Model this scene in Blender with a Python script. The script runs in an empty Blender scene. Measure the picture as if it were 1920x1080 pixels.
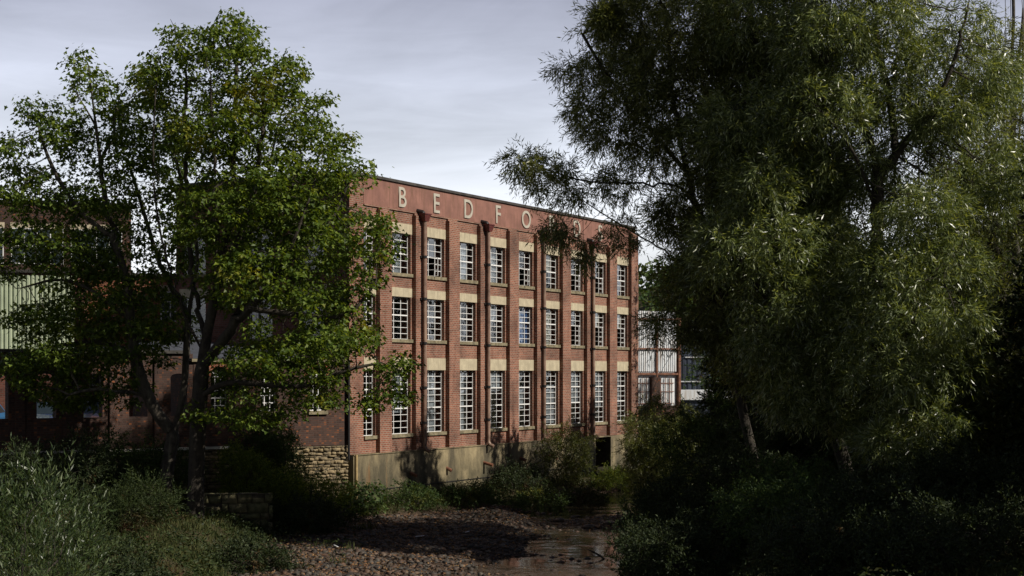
import bpy, math, random
import numpy as np
from mathutils import Vector, Matrix
R = math.radians
rng = np.random.default_rng(7)
random.seed(7)
C = bpy.context.scene.collection

# ------------------------------------------------------------------ camera, world, sun, exposure
F, HZ, H = 2900.0, 703.0, 5.7          # focal length and horizon in photo pixels, eye height above the river
cam_d = bpy.data.cameras.new('camera'); cam = bpy.data.objects.new('camera', cam_d); C.objects.link(cam)
bpy.context.scene.camera = cam
cam.location = (0, 0, H); cam.rotation_euler = (R(90), 0, 0)
cam_d.sensor_width = 36; cam_d.lens = F / 1920 * 36; cam_d.shift_y = (HZ - 540) / 1920
cam_d.clip_start = 0.5; cam_d.clip_end = 3000
SUN_AZ_X, SUN_AZ_Y, SUN_EL = 0.9075, -0.42, R(39)
sd = Vector((SUN_AZ_X * math.cos(SUN_EL), SUN_AZ_Y * math.cos(SUN_EL), math.sin(SUN_EL))).normalized()
sl = bpy.data.lights.new('sun', 'SUN'); sl.energy = 5.0; sl.angle = R(0.5); sl.color = (1.0, 0.93, 0.82)
so = bpy.data.objects.new('sun', sl); C.objects.link(so); so.location = (60, -20, 60)
so.rotation_euler = sd.to_track_quat('Z', 'Y').to_euler()
world = bpy.data.worlds.new('World'); bpy.context.scene.world = world; world.use_nodes = True
vs = bpy.context.scene.view_settings
vs.view_transform = 'Standard'; vs.look = 'None'; vs.exposure = 0.0; vs.gamma = 1.0; vs.use_curve_mapping = False
cy = bpy.context.scene.cycles
cy.max_bounces = 5; cy.diffuse_bounces = 2; cy.glossy_bounces = 2; cy.transmission_bounces = 4; cy.transparent_max_bounces = 12
cy.caustics_reflective = False; cy.caustics_refractive = False


def make_world():
    nt = world.node_tree; N = nt.nodes; L = nt.links; N.clear()
    out = N.new('ShaderNodeOutputWorld'); bg = N.new('ShaderNodeBackground'); bg.inputs[1].default_value = 0.093
    sky = N.new('ShaderNodeTexSky'); sky.sky_type = 'NISHITA'; sky.sun_disc = False
    sky.sun_elevation = SUN_EL; sky.sun_rotation = math.atan2(SUN_AZ_X, SUN_AZ_Y)
    sky.air_density = 1.0; sky.dust_density = 1.0
    tc = N.new('ShaderNodeTexCoord'); sep = N.new('ShaderNodeSeparateXYZ'); L.new(tc.outputs['Generated'], sep.inputs[0])
    ramp = N.new('ShaderNodeValToRGB'); L.new(sep.outputs[2], ramp.inputs[0]); cr = ramp.color_ramp
    while len(cr.elements) > 1: cr.elements.remove(cr.elements[-1])
    stops = [(0.0, (12., 12.2, 12.6)), (0.094, (11.5, 11.8, 12.3)), (0.138, (9.4, 9.9, 11.0)), (0.187, (7.6, 8.0, 9.4)),
             (0.236, (5.4, 5.6, 6.9)), (0.27, (3.4, 3.6, 4.9)), (0.4, (1.6, 1.8, 2.7)), (1.0, (0.8, .95, 1.6))]
    cr.elements[0].position = 0.0; cr.elements[0].color = stops[0][1] + (1,)
    for p, c in stops[1:]:
        e = cr.elements.new(p); e.color = c + (1,)
    mp = N.new('ShaderNodeMapping'); mp.inputs['Scale'].default_value = (2.6, 2.6, 8.0)
    mp.inputs['Rotation'].default_value = (0, R(5), 0); L.new(tc.outputs['Generated'], mp.inputs[0])
    nz = N.new('ShaderNodeTexNoise'); nz.inputs['Scale'].default_value = 1.5; nz.inputs['Detail'].default_value = 7
    nz.inputs['Roughness'].default_value = 0.52; nz.inputs['Distortion'].default_value = 0.5
    L.new(mp.outputs[0], nz.inputs['Vector'])
    mr = N.new('ShaderNodeMapRange'); mr.inputs[1].default_value = 0.3; mr.inputs[2].default_value = 0.7
    mr.inputs[3].default_value = 0.70; mr.inputs[4].default_value = 1.14; L.new(nz.outputs[0], mr.inputs[0])
    mp2 = N.new('ShaderNodeMapping'); mp2.inputs['Scale'].default_value = (3.0, 3.0, 22.0); mp2.inputs['Rotation'].default_value = (0, R(-7), 0); L.new(tc.outputs['Generated'], mp2.inputs[0])
    n2 = N.new('ShaderNodeTexNoise'); n2.inputs['Scale'].default_value = 2.6; n2.inputs['Detail'].default_value = 9; n2.inputs['Roughness'].default_value = .6; n2.inputs['Distortion'].default_value = .8
    L.new(mp2.outputs[0], n2.inputs['Vector']); m2 = N.new('ShaderNodeMapRange'); m2.inputs[1].default_value = .35; m2.inputs[2].default_value = .65; m2.inputs[3].default_value = -.04; m2.inputs[4].default_value = .05; L.new(n2.outputs[0], m2.inputs[0])
    ad = N.new('ShaderNodeMath'); ad.operation = 'ADD'; L.new(mr.outputs[0], ad.inputs[0]); L.new(m2.outputs[0], ad.inputs[1])
    mul = N.new('ShaderNodeVectorMath'); mul.operation = 'SCALE'; L.new(ramp.outputs[0], mul.inputs[0]); L.new(ad.outputs[0], mul.inputs['Scale'])
    mix = N.new('ShaderNodeMix'); mix.data_type = 'RGBA'; mix.inputs[0].default_value = 0.88
    L.new(sky.outputs[0], mix.inputs[6]); L.new(mul.outputs[0], mix.inputs[7])
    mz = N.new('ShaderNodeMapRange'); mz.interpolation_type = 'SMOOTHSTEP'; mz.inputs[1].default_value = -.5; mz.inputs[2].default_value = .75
    mz.inputs[3].default_value = .5; mz.inputs[4].default_value = 1.0; L.new(sep.outputs[1], mz.inputs[0])   # sky dimmed behind the camera to cut the fill light
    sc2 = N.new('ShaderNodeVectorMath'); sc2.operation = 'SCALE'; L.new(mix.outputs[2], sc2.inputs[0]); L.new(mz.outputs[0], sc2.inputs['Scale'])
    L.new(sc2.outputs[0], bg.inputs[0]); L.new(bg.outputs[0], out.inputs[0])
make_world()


def P(px, py, Y):
    return Vector(((px - 960) / F * Y, Y, H + (HZ - py) / F * Y))

# ------------------------------------------------------------------ materials
class NT:
    def __init__(s, name):
        s.m = bpy.data.materials.new(name); s.m.use_nodes = True; s.t = s.m.node_tree; s.N = s.t.nodes; s.L = s.t.links
        s.b = s.N['Principled BSDF']; s.out = s.N['Material Output']
    def n(s, t, **kw):
        x = s.N.new(t)
        for k, v in kw.items():
            if k.startswith('i_'):
                k = k[2:]; k = int(k) if k.isdigit() else k.replace('_', ' ')
                x.inputs[k].default_value = v
            else: setattr(x, k, v)
        return x
    def l(s, a, b): s.L.new(a, b)
    def mix(s, f, a, b, blend='MIX'):
        x = s.n('ShaderNodeMix', data_type='RGBA', blend_type=blend)
        for sock, v in ((x.inputs[0], f), (x.inputs[6], a), (x.inputs[7], b)):
            if hasattr(v, 'links'): s.l(v, sock)
            else: sock.default_value = v if isinstance(v, (int, float)) else tuple(v) + ((1,) if len(v) == 3 else ())
        return x.outputs[2]
    def noise(s, vec, scale, detail=4, rough=0.55, lo=0.35, hi=0.65):
        x = s.n('ShaderNodeTexNoise', i_Scale=scale, i_Detail=detail, i_Roughness=rough)
        if vec is not None: s.l(vec, x.inputs['Vector'])
        m = s.n('ShaderNodeMapRange', i_1=lo, i_2=hi); s.l(x.outputs[0], m.inputs[0]); return m.outputs[0]
    def bump(s, h, st=0.3, dist=0.02):
        b = s.n('ShaderNodeBump', i_Strength=st, i_Distance=dist); s.l(h, b.inputs['Height']); s.l(b.outputs[0], s.b.inputs['Normal'])
    def scaled(s, vec, sc):
        m = s.n('ShaderNodeMapping'); m.inputs['Scale'].default_value = sc; s.l(vec, m.inputs[0]); return m.outputs[0]


def plain(name, col, rough=0.6, var=0.25, scale=3.0, metal=0.0, streak=None, bumps=0.15):
    k = NT(name); tc = k.n('ShaderNodeTexCoord').outputs['Object']
    f = k.noise(tc, scale); c = k.mix(f, [x * (1 - var) for x in col], [min(1, x * (1 + var)) for x in col])
    if streak:
        g = k.noise(k.scaled(tc, (3, 3, .35)), 2.2, 5, .6, .5, .68); c = k.mix(g, c, streak)
    k.l(c, k.b.inputs['Base Color']); k.b.inputs['Roughness'].default_value = rough; k.b.inputs['Metallic'].default_value = metal
    if bumps: k.bump(k.noise(tc, scale * 8), bumps, 0.01)
    return k.m


def brick(name, c1, c2, mortar, soot=(0.03, 0.022, 0.02), sootiness=0.3, orange=None):
    k = NT(name); uv = k.n('ShaderNodeTexCoord').outputs['UV']
    def bt(vec, cc1, cc2, mo, bias=0.0):
        b = k.n('ShaderNodeTexBrick', i_Scale=1.0, offset=0.5)
        b.inputs['Mortar Size'].default_value = 0.011; b.inputs['Mortar Smooth'].default_value = 0.2; b.inputs['Bias'].default_value = bias
        b.inputs['Brick Width'].default_value = 0.225; b.inputs['Row Height'].default_value = 0.082
        b.inputs['Color1'].default_value = cc1 + (1,); b.inputs['Color2'].default_value = cc2 + (1,); b.inputs['Mortar'].default_value = mo + (1,)
        k.l(vec, b.inputs['Vector']); return b
    b = bt(uv, c1, c2, mortar)
    w = k.n('ShaderNodeTexWhiteNoise', noise_dimensions='2D')      # brick by brick dark headers
    sn = k.n('ShaderNodeVectorMath', operation='SNAP'); k.l(uv, sn.inputs[0]); sn.inputs[1].default_value = (0.1125, 0.082, 1)
    k.l(sn.outputs[0], w.inputs[0])
    m = k.n('ShaderNodeMapRange', i_1=0.7, i_2=1.0, i_3=0.0, i_4=0.6); k.l(w.outputs[0], m.inputs[0])
    iv = k.n('ShaderNodeMath', operation='SUBTRACT'); iv.inputs[0].default_value = 1; k.l(b.outputs['Fac'], iv.inputs[1])
    mm = k.n('ShaderNodeMath', operation='MULTIPLY'); k.l(m.outputs[0], mm.inputs[0]); k.l(iv.outputs[0], mm.inputs[1])
    col = k.mix(mm.outputs[0], b.outputs['Color'], tuple(x * .35 for x in c1))
    if orange:
        m2 = k.n('ShaderNodeMapRange', i_1=0.0, i_2=0.16, i_3=0.8, i_4=0.0); k.l(w.outputs[0], m2.inputs[0])
        m3 = k.n('ShaderNodeMath', operation='MULTIPLY'); k.l(m2.outputs[0], m3.inputs[0]); k.l(iv.outputs[0], m3.inputs[1])
        col = k.mix(m3.outputs[0], col, orange)
    big = k.noise(uv, 0.55, 5, .6, .42, .7)
    sc = k.n('ShaderNodeMath', operation='MULTIPLY'); k.l(big, sc.inputs[0]); sc.inputs[1].default_value = sootiness
    col = k.mix(sc.outputs[0], col, soot)
    pale = k.noise(uv, 1.7, 5, .65, .6, .85)
    p2 = k.n('ShaderNodeMath', operation='MULTIPLY'); k.l(pale, p2.inputs[0]); p2.inputs[1].default_value = .4
    col = k.mix(p2.outputs[0], col, tuple(min(1, x * 1.25 + .03) for x in mortar))
    st = k.noise(k.scaled(uv, (2.4, .22, 1)), 1.3, 6, .65, .52, .72); s5 = k.n('ShaderNodeMath', operation='MULTIPLY'); k.l(st, s5.inputs[0]); s5.inputs[1].default_value = .5
    col = k.mix(s5.outputs[0], col, tuple(x * .42 for x in c2))
    k.l(col, k.b.inputs['Base Color']); k.b.inputs['Roughness'].default_value = 0.9
    k.b.inputs['Specular IOR Level'].default_value = 0.25
    k.bump(iv.outputs[0], 0.5, 0.01)
    return k.m


def stains(name, base, dark, rust, green):
    k = NT(name); tc = k.n('ShaderNodeTexCoord').outputs['Object']
    c = k.mix(k.noise(tc, 1.1, 6, .6), base, [x * .72 for x in base])
    c = k.mix(k.noise(k.scaled(tc, (1.0, 1.0, .35)), .8, 8, .7, .36, .56), c, dark)
    g = k.noise(k.scaled(tc, (1.6, 1.6, .2)), .9, 6, .6, .64, .76)
    c = k.mix(g, c, rust)
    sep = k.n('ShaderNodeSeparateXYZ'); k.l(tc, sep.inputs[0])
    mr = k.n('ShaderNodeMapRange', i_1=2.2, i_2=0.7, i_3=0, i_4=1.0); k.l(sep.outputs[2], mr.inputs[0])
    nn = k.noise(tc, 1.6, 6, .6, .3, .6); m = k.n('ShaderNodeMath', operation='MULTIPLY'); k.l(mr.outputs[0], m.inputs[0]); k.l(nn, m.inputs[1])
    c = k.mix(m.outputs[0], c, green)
    k.l(c, k.b.inputs['Base Color']); k.b.inputs['Roughness'].default_value = .85
    k.bump(k.noise(tc, 9, 6, .6), .3, .02)
    return k.m


def leaf_mat(name, c_dark, c_mid, c_light, accent=None, acc_lo=.9, rough=.6, spec=.22, trans=.35, patch=.35, acc_scale=.6):
    k = NT(name); geo = k.n('ShaderNodeNewGeometry'); tc = k.n('ShaderNodeTexCoord').outputs['Object']
    r = k.n('ShaderNodeValToRGB'); e = r.color_ramp.elements
    e[0].position = 0; e[0].color = tuple(c_dark) + (1,); e[1].position = 1; e[1].color = tuple(c_light) + (1,)
    x = e.new(.55); x.color = tuple(c_mid) + (1,)
    k.l(geo.outputs['Random Per Island'], r.inputs[0]); col = r.outputs[0]
    if accent:
        f = k.noise(tc, acc_scale, 3, .6, acc_lo - .08, acc_lo); col = k.mix(f, col, accent)
    k.l(col, k.b.inputs['Base Color']); k.b.inputs['Roughness'].default_value = rough
    k.b.inputs['Specular IOR Level'].default_value = spec
    t = k.n('ShaderNodeBsdfTranslucent'); tcol = k.mix(1.0, col, (1.5, 1.35, .45), 'MULTIPLY'); k.l(tcol, t.inputs[0])
    ms = k.n('ShaderNodeMixShader'); ms.inputs[0].default_value = trans
    k.l(k.b.outputs[0], ms.inputs[1]); k.l(t.outputs[0], ms.inputs[2]); k.l(ms.outputs[0], k.out.inputs[0])
    return k.m


def island_mat(name, cols, rough=.85, bumps=.4, bscale=14):
    k = NT(name); geo = k.n('ShaderNodeNewGeometry'); tc = k.n('ShaderNodeTexCoord').outputs['Object']
    r = k.n('ShaderNodeValToRGB'); cr = r.color_ramp
    while len(cr.elements) > 1: cr.elements.remove(cr.elements[-1])
    cr.elements[0].position = 0; cr.elements[0].color = tuple(cols[0]) + (1,)
    for i, c in enumerate(cols[1:], 1):
        x = cr.elements.new(i / (len(cols) - 1)); x.color = tuple(c) + (1,)
    k.l(geo.outputs['Random Per Island'], r.inputs[0])
    c = k.mix(k.noise(tc, 5, 5, .65), r.outputs[0], tuple(.45 * x for x in cols[len(cols) // 2]))
    k.l(c, k.b.inputs['Base Color']); k.b.inputs['Roughness'].default_value = rough
    k.bump(k.noise(tc, bscale, 6, .65), bumps, .03)
    return k.m


def glass_mat(name, tint=(.75, .8, .85)):
    k = NT(name); tr = k.n('ShaderNodeBsdfTransparent'); tr.inputs[0].default_value = tint + (1,)
    gl = k.n('ShaderNodeBsdfGlossy'); gl.inputs['Roughness'].default_value = .03; gl.inputs[0].default_value = (.95, .97, 1, 1)
    uv = k.n('ShaderNodeTexCoord').outputs['Object']
    b = k.n('ShaderNodeBump', i_Strength=.12, i_Distance=.05); k.l(k.noise(uv, 1.6, 2), b.inputs['Height'])
    fr = k.n('ShaderNodeFresnel', i_IOR=1.5); k.l(b.outputs[0], gl.inputs['Normal']); k.l(b.outputs[0], fr.inputs['Normal'])
    ml = k.n('ShaderNodeMath', operation='MULTIPLY_ADD'); k.l(fr.outputs[0], ml.inputs[0]); ml.inputs[1].default_value = 1.8; ml.inputs[2].default_value = .10
    ms = k.n('ShaderNodeMixShader'); k.l(ml.outputs[0], ms.inputs[0]); k.l(tr.outputs[0], ms.inputs[1]); k.l(gl.outputs[0], ms.inputs[2])
    k.l(ms.outputs[0], k.out.inputs[0]); return k.m


M = {}
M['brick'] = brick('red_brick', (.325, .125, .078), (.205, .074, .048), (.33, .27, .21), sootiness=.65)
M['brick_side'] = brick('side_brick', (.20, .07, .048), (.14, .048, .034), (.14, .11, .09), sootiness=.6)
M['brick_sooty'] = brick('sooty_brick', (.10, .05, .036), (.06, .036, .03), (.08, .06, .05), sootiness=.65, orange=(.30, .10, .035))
M['brick_orange'] = brick('orange_brick', (.36, .12, .06), (.27, .085, .045), (.3, .2, .14), sootiness=.35)
M['render'] = plain('red_render', (.235, .112, .085), .85, .22, 1.3, streak=(.17, .085, .055))
M['lintel'] = plain('stone_lintel', (.45, .39, .27), .85, .14, 3, streak=(.35, .30, .21))
M['sill'] = plain('mossy_sill', (.20, .17, .105), .9, .35, 5)
M['coping'] = plain('dark_coping', (.045, .04, .035), .8, .4, 3)
M['letter'] = plain('cream_letter', (.42, .385, .32), .8, .12, 4)
M['white'] = plain('white_paint', (.78, .78, .77), .5, .08, 6, bumps=0)
M['iron'] = plain('brown_iron_pipe', (.21, .13, .095), .6, .35, 3, streak=(.36, .25, .18))
M['ironblack'] = plain('black_iron', (.015, .014, .015), .5, .3, 4)
M['hopper'] = plain('dark_red_hopper', (.10, .022, .018), .55, .35, 6)
M['rust'] = plain('rusty_steel', (.16, .065, .035), .75, .5, 5)
M['glass'] = glass_mat('window_glass')
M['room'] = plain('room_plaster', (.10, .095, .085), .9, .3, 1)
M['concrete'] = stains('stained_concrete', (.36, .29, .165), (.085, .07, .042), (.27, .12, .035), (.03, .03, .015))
M['curtain'] = plain('pale_curtain', (.62, .63, .62), .9, .2, 6)
M['bluecurtain'] = plain('blue_curtain', (.10, .22, .46), .9, .6, 5)
M['blind'] = plain('cream_blind', (.62, .55, .38), .8, .1, 5)
M['slate'] = plain('blue_slate', (.05, .055, .07), .85, .3, 6)
M['ground'] = None
M['bark'] = plain('grey_bark', (.06, .05, .038), .9, .5, 5, streak=(.13, .12, .085), bumps=.8)
M['bark_dark'] = plain('dark_bark', (.036, .029, .021), .92, .5, 5, streak=(.055, .046, .032), bumps=.8)
M['maple'] = leaf_mat('maple_leaves', (.045, .08, .010), (.085, .135, .018), (.21, .27, .035), accent=(.25, .24, .03), acc_lo=.68, trans=.40, acc_scale=.42, rough=.5, spec=.35)
M['maple2'] = leaf_mat('maple_leaves_green', (.045, .078, .012), (.08, .13, .018), (.20, .26, .038), accent=(.22, .26, .03), acc_lo=.7, trans=.40, rough=.5, spec=.35)
M['willow'] = leaf_mat('willow_leaves', (.05, .075, .02), (.125, .165, .05), (.34, .39, .18), accent=(.13, .13, .02), acc_lo=.7, rough=.34, spec=.8, trans=.4)
M['willow2'] = leaf_mat('olive_willow_leaves', (.045, .058, .014), (.10, .12, .03), (.25, .27, .10), accent=(.10, .11, .025), acc_lo=.66, rough=.42, spec=.5, trans=.4)
M['shrub'] = leaf_mat('shrub_leaves', (.02, .042, .012), (.045, .08, .022), (.10, .14, .04), accent=(.12, .12, .02), acc_lo=.68, trans=.3)
M['bright'] = leaf_mat('pale_nettle_leaves', (.06, .10, .02), (.13, .18, .03), (.26, .28, .05), trans=.35)
M['sapling'] = leaf_mat('osier_leaves', (.025, .045, .013), (.052, .085, .026), (.13, .165, .07), trans=.3, rough=.38, spec=.6)
M['dark'] = leaf_mat('bramble_leaves', (.014, .024, .009), (.028, .042, .015), (.055, .07, .026), accent=(.10, .05, .02), acc_lo=.7, trans=.2)
M['grass'] = leaf_mat('bank_grass', (.03, .042, .014), (.06, .07, .022), (.11, .11, .04), accent=(.11, .075, .03), acc_lo=.66, trans=.2, rough=.7, spec=.2)
M['herb'] = leaf_mat('bank_herbs', (.016, .027, .009), (.032, .05, .015), (.065, .085, .026), accent=(.07, .04, .02), acc_lo=.66, trans=.25)
M['flower'] = plain('purple_flower', (.35, .09, .42), .7, .3, 8)
M['rubble'] = island_mat('rubble_stone', [(.10, .085, .06), (.24, .18, .10), (.38, .29, .16), (.16, .13, .09), (.44, .34, .19)])
M['mortar'] = plain('mortar_and_recess_shade', (.06, .05, .035), .95, .4, 6)
M['block'] = island_mat('mossy_block', [(.12, .11, .06), (.20, .16, .09), (.14, .14, .06), (.26, .2, .12)])
M['cobble'] = island_mat('river_cobble', [(.04, .032, .022), (.085, .062, .044), (.12, .06, .034), (.032, .028, .023), (.15, .125, .095), (.17, .09, .05), (.05, .042, .034)], rough=.7, bumps=.2)
M['paleclad'] = plain('white_cladding', (.72, .75, .78), .5, .10, 1.5, streak=(.5, .46, .42))
M['greenclad'] = plain('pale_green_cladding', (.46, .52, .36), .6, .1, 1.5)
M['darkclad'] = plain('dark_blue_cladding', (.035, .045, .07), .55, .3, 1.2)
M['coping_pale'] = plain('pale_coping', (.55, .52, .45), .8, .2, 4)
M['tyre'] = plain('tyre_rubber', (.02, .02, .02), .8, .1, 5)
M['rim'] = plain('alloy_rim', (.5, .5, .52), .35, .05, 5, metal=.8)
M['carglass'] = plain('car_glass', (.02, .03, .035), .06, .1, 2, bumps=0)
M['lamp'] = plain('headlight_lens', (.6, .62, .65), .1, .05, 3, bumps=0)
M['paper'] = plain('white_litter', (.75, .75, .74), .7, .05, 3)


def ground_mat():
    k = NT('bank_earth'); tc = k.n('ShaderNodeTexCoord').outputs['Object']
    c = k.mix(k.noise(tc, .8, 8, .65), (.055, .045, .022), (.05, .06, .02))
    c = k.mix(k.noise(tc, 6, 8, .7, .45, .65), c, (.09, .065, .04))
    sep = k.n('ShaderNodeSeparateXYZ'); k.l(tc, sep.inputs[0])
    mr = k.n('ShaderNodeMapRange', i_1=.45, i_2=.18); k.l(sep.outputs[2], mr.inputs[0])
    bed = k.mix(k.noise(tc, 7, 8, .75), (.035, .025, .017), (.11, .072, .05))
    c = k.mix(mr.outputs[0], c, bed)
    k.l(c, k.b.inputs['Base Color']); k.b.inputs['Roughness'].default_value = .9; k.b.inputs['Specular IOR Level'].default_value = .2
    k.bump(k.noise(tc, 9, 8, .7), .7, .06); return k.m
M['ground'] = ground_mat()


def water_mat():
    k = NT('river_water'); tc = k.n('ShaderNodeTexCoord').outputs['Object']
    c = k.mix(k.noise(tc, 1.2, 6, .6), (.012, .010, .006), (.028, .022, .014)); k.l(c, k.b.inputs['Base Color'])
    k.b.inputs['Roughness'].default_value = .10; k.b.inputs['IOR'].default_value = 1.28
    a = k.n('ShaderNodeTexNoise', i_Scale=3.2, i_Detail=4, i_Roughness=.6); k.l(k.scaled(tc, (1, .55, 1)), a.inputs['Vector'])
    big = k.noise(tc, .35, 3, .6, .42, .62)
    m = k.n('ShaderNodeMath', operation='MULTIPLY'); k.l(a.outputs[0], m.inputs[0]); k.l(big, m.inputs[1])
    k.bump(m.outputs[0], .6, .06); return k.m
M['water'] = water_mat()

# ------------------------------------------------------------------ mesh and object helpers
class MB:
    """collects faces with metre UVs; build() links them as one mesh object"""
    def __init__(s): s.v = []; s.f = []; s.uv = []
    def quad(s, pts, uv=None):
        i = len(s.v); s.v += [tuple(p) for p in pts]; s.f.append(tuple(range(i, i + len(pts))))
        if uv is None:
            a = Vector(pts[1]) - Vector(pts[0]); b = Vector(pts[-1]) - Vector(pts[0]); n = a.cross(b)
            ax, ay, az = abs(n.x), abs(n.y), abs(n.z)
            if az > ax and az > ay: uv = [(p[0], p[1]) for p in pts]
            elif ax > ay: uv = [(p[1], p[2]) for p in pts]
            else: uv = [(p[0], p[2]) for p in pts]
        s.uv += uv
    def box(s, x0, x1, y0, y1, z0, z1):
        a, b, c, d = (x0, y0), (x1, y0), (x1, y1), (x0, y1)
        for (p, q) in ((a, b), (b, c), (c, d), (d, a)):
            s.quad([(p[0], p[1], z0), (q[0], q[1], z0), (q[0], q[1], z1), (p[0], p[1], z1)])
        s.quad([(x0, y0, z1), (x1, y0, z1), (x1, y1, z1), (x0, y1, z1)])
        s.quad([(x0, y1, z0), (x1, y1, z0), (x1, y0, z0), (x0, y0, z0)])
        return s
    def tube(s, p0, p1, r, n=8, r1=None, cap=True):
        p0 = Vector(p0); p1 = Vector(p1); t = (p1 - p0).normalized(); r1 = r if r1 is None else r1
        a = t.cross(Vector((.3, 1, .2))).normalized(); b = t.cross(a)
        A = [p0 + (a * math.cos(2 * math.pi * i / n) + b * math.sin(2 * math.pi * i / n)) * r for i in range(n)]
        B = [p1 + (a * math.cos(2 * math.pi * i / n) + b * math.sin(2 * math.pi * i / n)) * r1 for i in range(n)]
        for i in range(n): s.quad([A[i], A[(i + 1) % n], B[(i + 1) % n], B[i]])
        if cap: s.quad(A[::-1]); s.quad(B)
        return s
    def build(s, name, m, parent=None, smooth=False):
        me = bpy.data.meshes.new(name); me.from_pydata(s.v, [], s.f)
        ul = me.uv_layers.new(name='uv'); ul.data.foreach_set('uv', np.array(s.uv, dtype=np.float32).ravel())
        me.materials.append(m)
        if smooth: me.polygons.foreach_set('use_smooth', [True] * len(me.polygons))
        o = bpy.data.objects.new(name, me); C.objects.link(o)
        if parent is not None: o.parent = parent
        return o


def npmesh(name, verts, k, m, parent=None, smooth=False, faces=None):
    """verts (n*k,3) where every consecutive k verts is one face, or faces (nf,k) index array"""
    me = bpy.data.meshes.new(name); nv = len(verts)
    if faces is None: faces = np.arange(nv, dtype=np.int32).reshape(-1, k)
    nf = len(faces)
    me.vertices.add(nv); me.vertices.foreach_set('co', np.ascontiguousarray(verts, dtype=np.float32).ravel())
    me.loops.add(nf * k); me.loops.foreach_set('vertex_index', np.ascontiguousarray(faces, dtype=np.int32).ravel())
    me.polygons.add(nf); me.polygons.foreach_set('loop_start', np.arange(0, nf * k, k, dtype=np.int32))
    me.polygons.foreach_set('loop_total', np.full(nf, k, dtype=np.int32))
    me.update(calc_edges=True)
    if smooth: me.polygons.foreach_set('use_smooth', np.ones(nf, dtype=bool))
    me.materials.append(m)
    o = bpy.data.objects.new(name, me); C.objects.link(o)
    if parent is not None: o.parent = parent
    return o


def tag(o, label=None, cat=None, group=None, kind=None):
    if label: o['label'] = label
    if cat: o['category'] = cat
    if group: o['group'] = group
    if kind: o['kind'] = kind
    return o


def thing(name, loc, rotz=0, label=None, cat=None, group=None):
    o = bpy.data.objects.new(name, None); C.objects.link(o); o.empty_display_size = .3
    o.location = loc; o.rotation_euler = (0, 0, rotz); return tag(o, label, cat, group)


def copy_tree(o, parent=None):
    c = o.copy(); C.objects.link(c); c.parent = parent
    for ch in list(o.children): copy_tree(ch, c)
    return c

# ------------------------------------------------------------------ terrain
A2 = np.array([-6.52, 62.0]); E2 = np.array([.4925, .8703]); N2 = np.array([.8703, -.4925])
E1 = np.array([.83, .557]); N1 = np.array([.557, -.83])
YS = np.array([0, 20, 34, 44, 50, 56, 60, 61.5, 66, 71, 80, 90, 110, 200.])
XL = np.array([-5, -5, -6.2, -7.2, -7.4, -7.2, -5.8, -2.6, .2, 3.3, 7.6, 13, 24, 70.])
YR = np.array([0, 44, 50, 58, 66, 72, 80, 90, 110, 200.])
XR = np.array([4, 3.5, 4.1, 5.2, 6.9, 9, 13, 18.5, 30, 80.])
sm = lambda a, b, x: (lambda t: t * t * (3 - 2 * t))(np.clip((x - a) / (b - a), 0, 1))
def wob(x, y, s, seed=0.0):
    return (np.sin(x * 1.3 * s + 1.7 * seed + np.sin(y * .9 * s)) + np.sin(y * 1.7 * s + seed * 2.3 + 1.3 * np.sin(x * .8 * s)) + np.sin((x + y) * 2.9 * s + seed)) / 3
def gz(x, y):
    x = np.asarray(x, float); y = np.asarray(y, float)
    xl = np.interp(y, YS, XL) + .35 * wob(x * 0, y, .9, 1); xr = np.interp(y, YR, XR) + .35 * wob(x * 0, y, .8, 4)
    s1 = -((x - A2[0]) * N1[0] + (y - A2[1]) * N1[1]); s2 = -((x - A2[0]) * N2[0] + (y - A2[1]) * N2[1])
    behind = np.minimum(s1, s2)
    tl = xl - x; tr = x - xr
    left = sm(0, 2.6, tl) * (1.05 + .25 * wob(x, y, .35, 2)) + .25 * sm(3, 9, tl) + .05 * wob(x, y, 2.2, 3)
    verge = sm(0, 3.0, -s2 * 0 + np.maximum(tl, 0)) * .5 + .06 * wob(x, y, 1.5, 5)
    vmix = sm(59.3, 61.2, y - .12 * (x + 6)); left = left * (1 - vmix) + verge * vmix
    right = sm(0, 3.2, tr) * (1.5 + .2 * wob(x, y, .4, 6)) + 1.3 * sm(3, 16, tr) + .05 * wob(x, y, 2, 7)
    xg = np.interp(y, [40, 44, 46, 50, 55, 58, 61, 64], [-2.6, -1.8, -.6, .6, 1.0, 1.2, 1.0, .3])
    bed = -.10 + .26 * sm(-.6, 1.6, xg - x) + .24 * np.exp(-((x - 3.9) / 1.9) ** 2 - ((y - 59.8) / 2.6) ** 2) \
        + .07 * wob(x, y, .7, 8) + .04 * wob(x, y, 2.1, 9) + .02 * wob(x, y, 5.3, 3)
    z = np.where(tl > 0, bed * (1 - sm(0, .8, tl)) + left, np.where(tr > 0, bed * (1 - sm(0, .8, tr)) + right, bed))
    u = (x - A2[0]) * E2[0] + (y - A2[1]) * E2[1]
    soft = sm(27.2, 29, u); lo = .12 * (1 - soft) - 3.5 * soft; hi = .5 * (1 - soft) + .8 * soft
    nich = (u > 21.2) & (u < 24.0); lo = np.where(nich, 2.3, lo); hi = np.where(nich, 2.7, hi)
    t = np.clip((behind - lo) / (hi - lo), 0, 1); t = t * t * (3 - 2 * t)
    z = z * (1 - t) + (3.1 + .0 * x) * t
    return z
def g1(x, y): return float(gz(np.array([x]), np.array([y]))[0])


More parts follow.
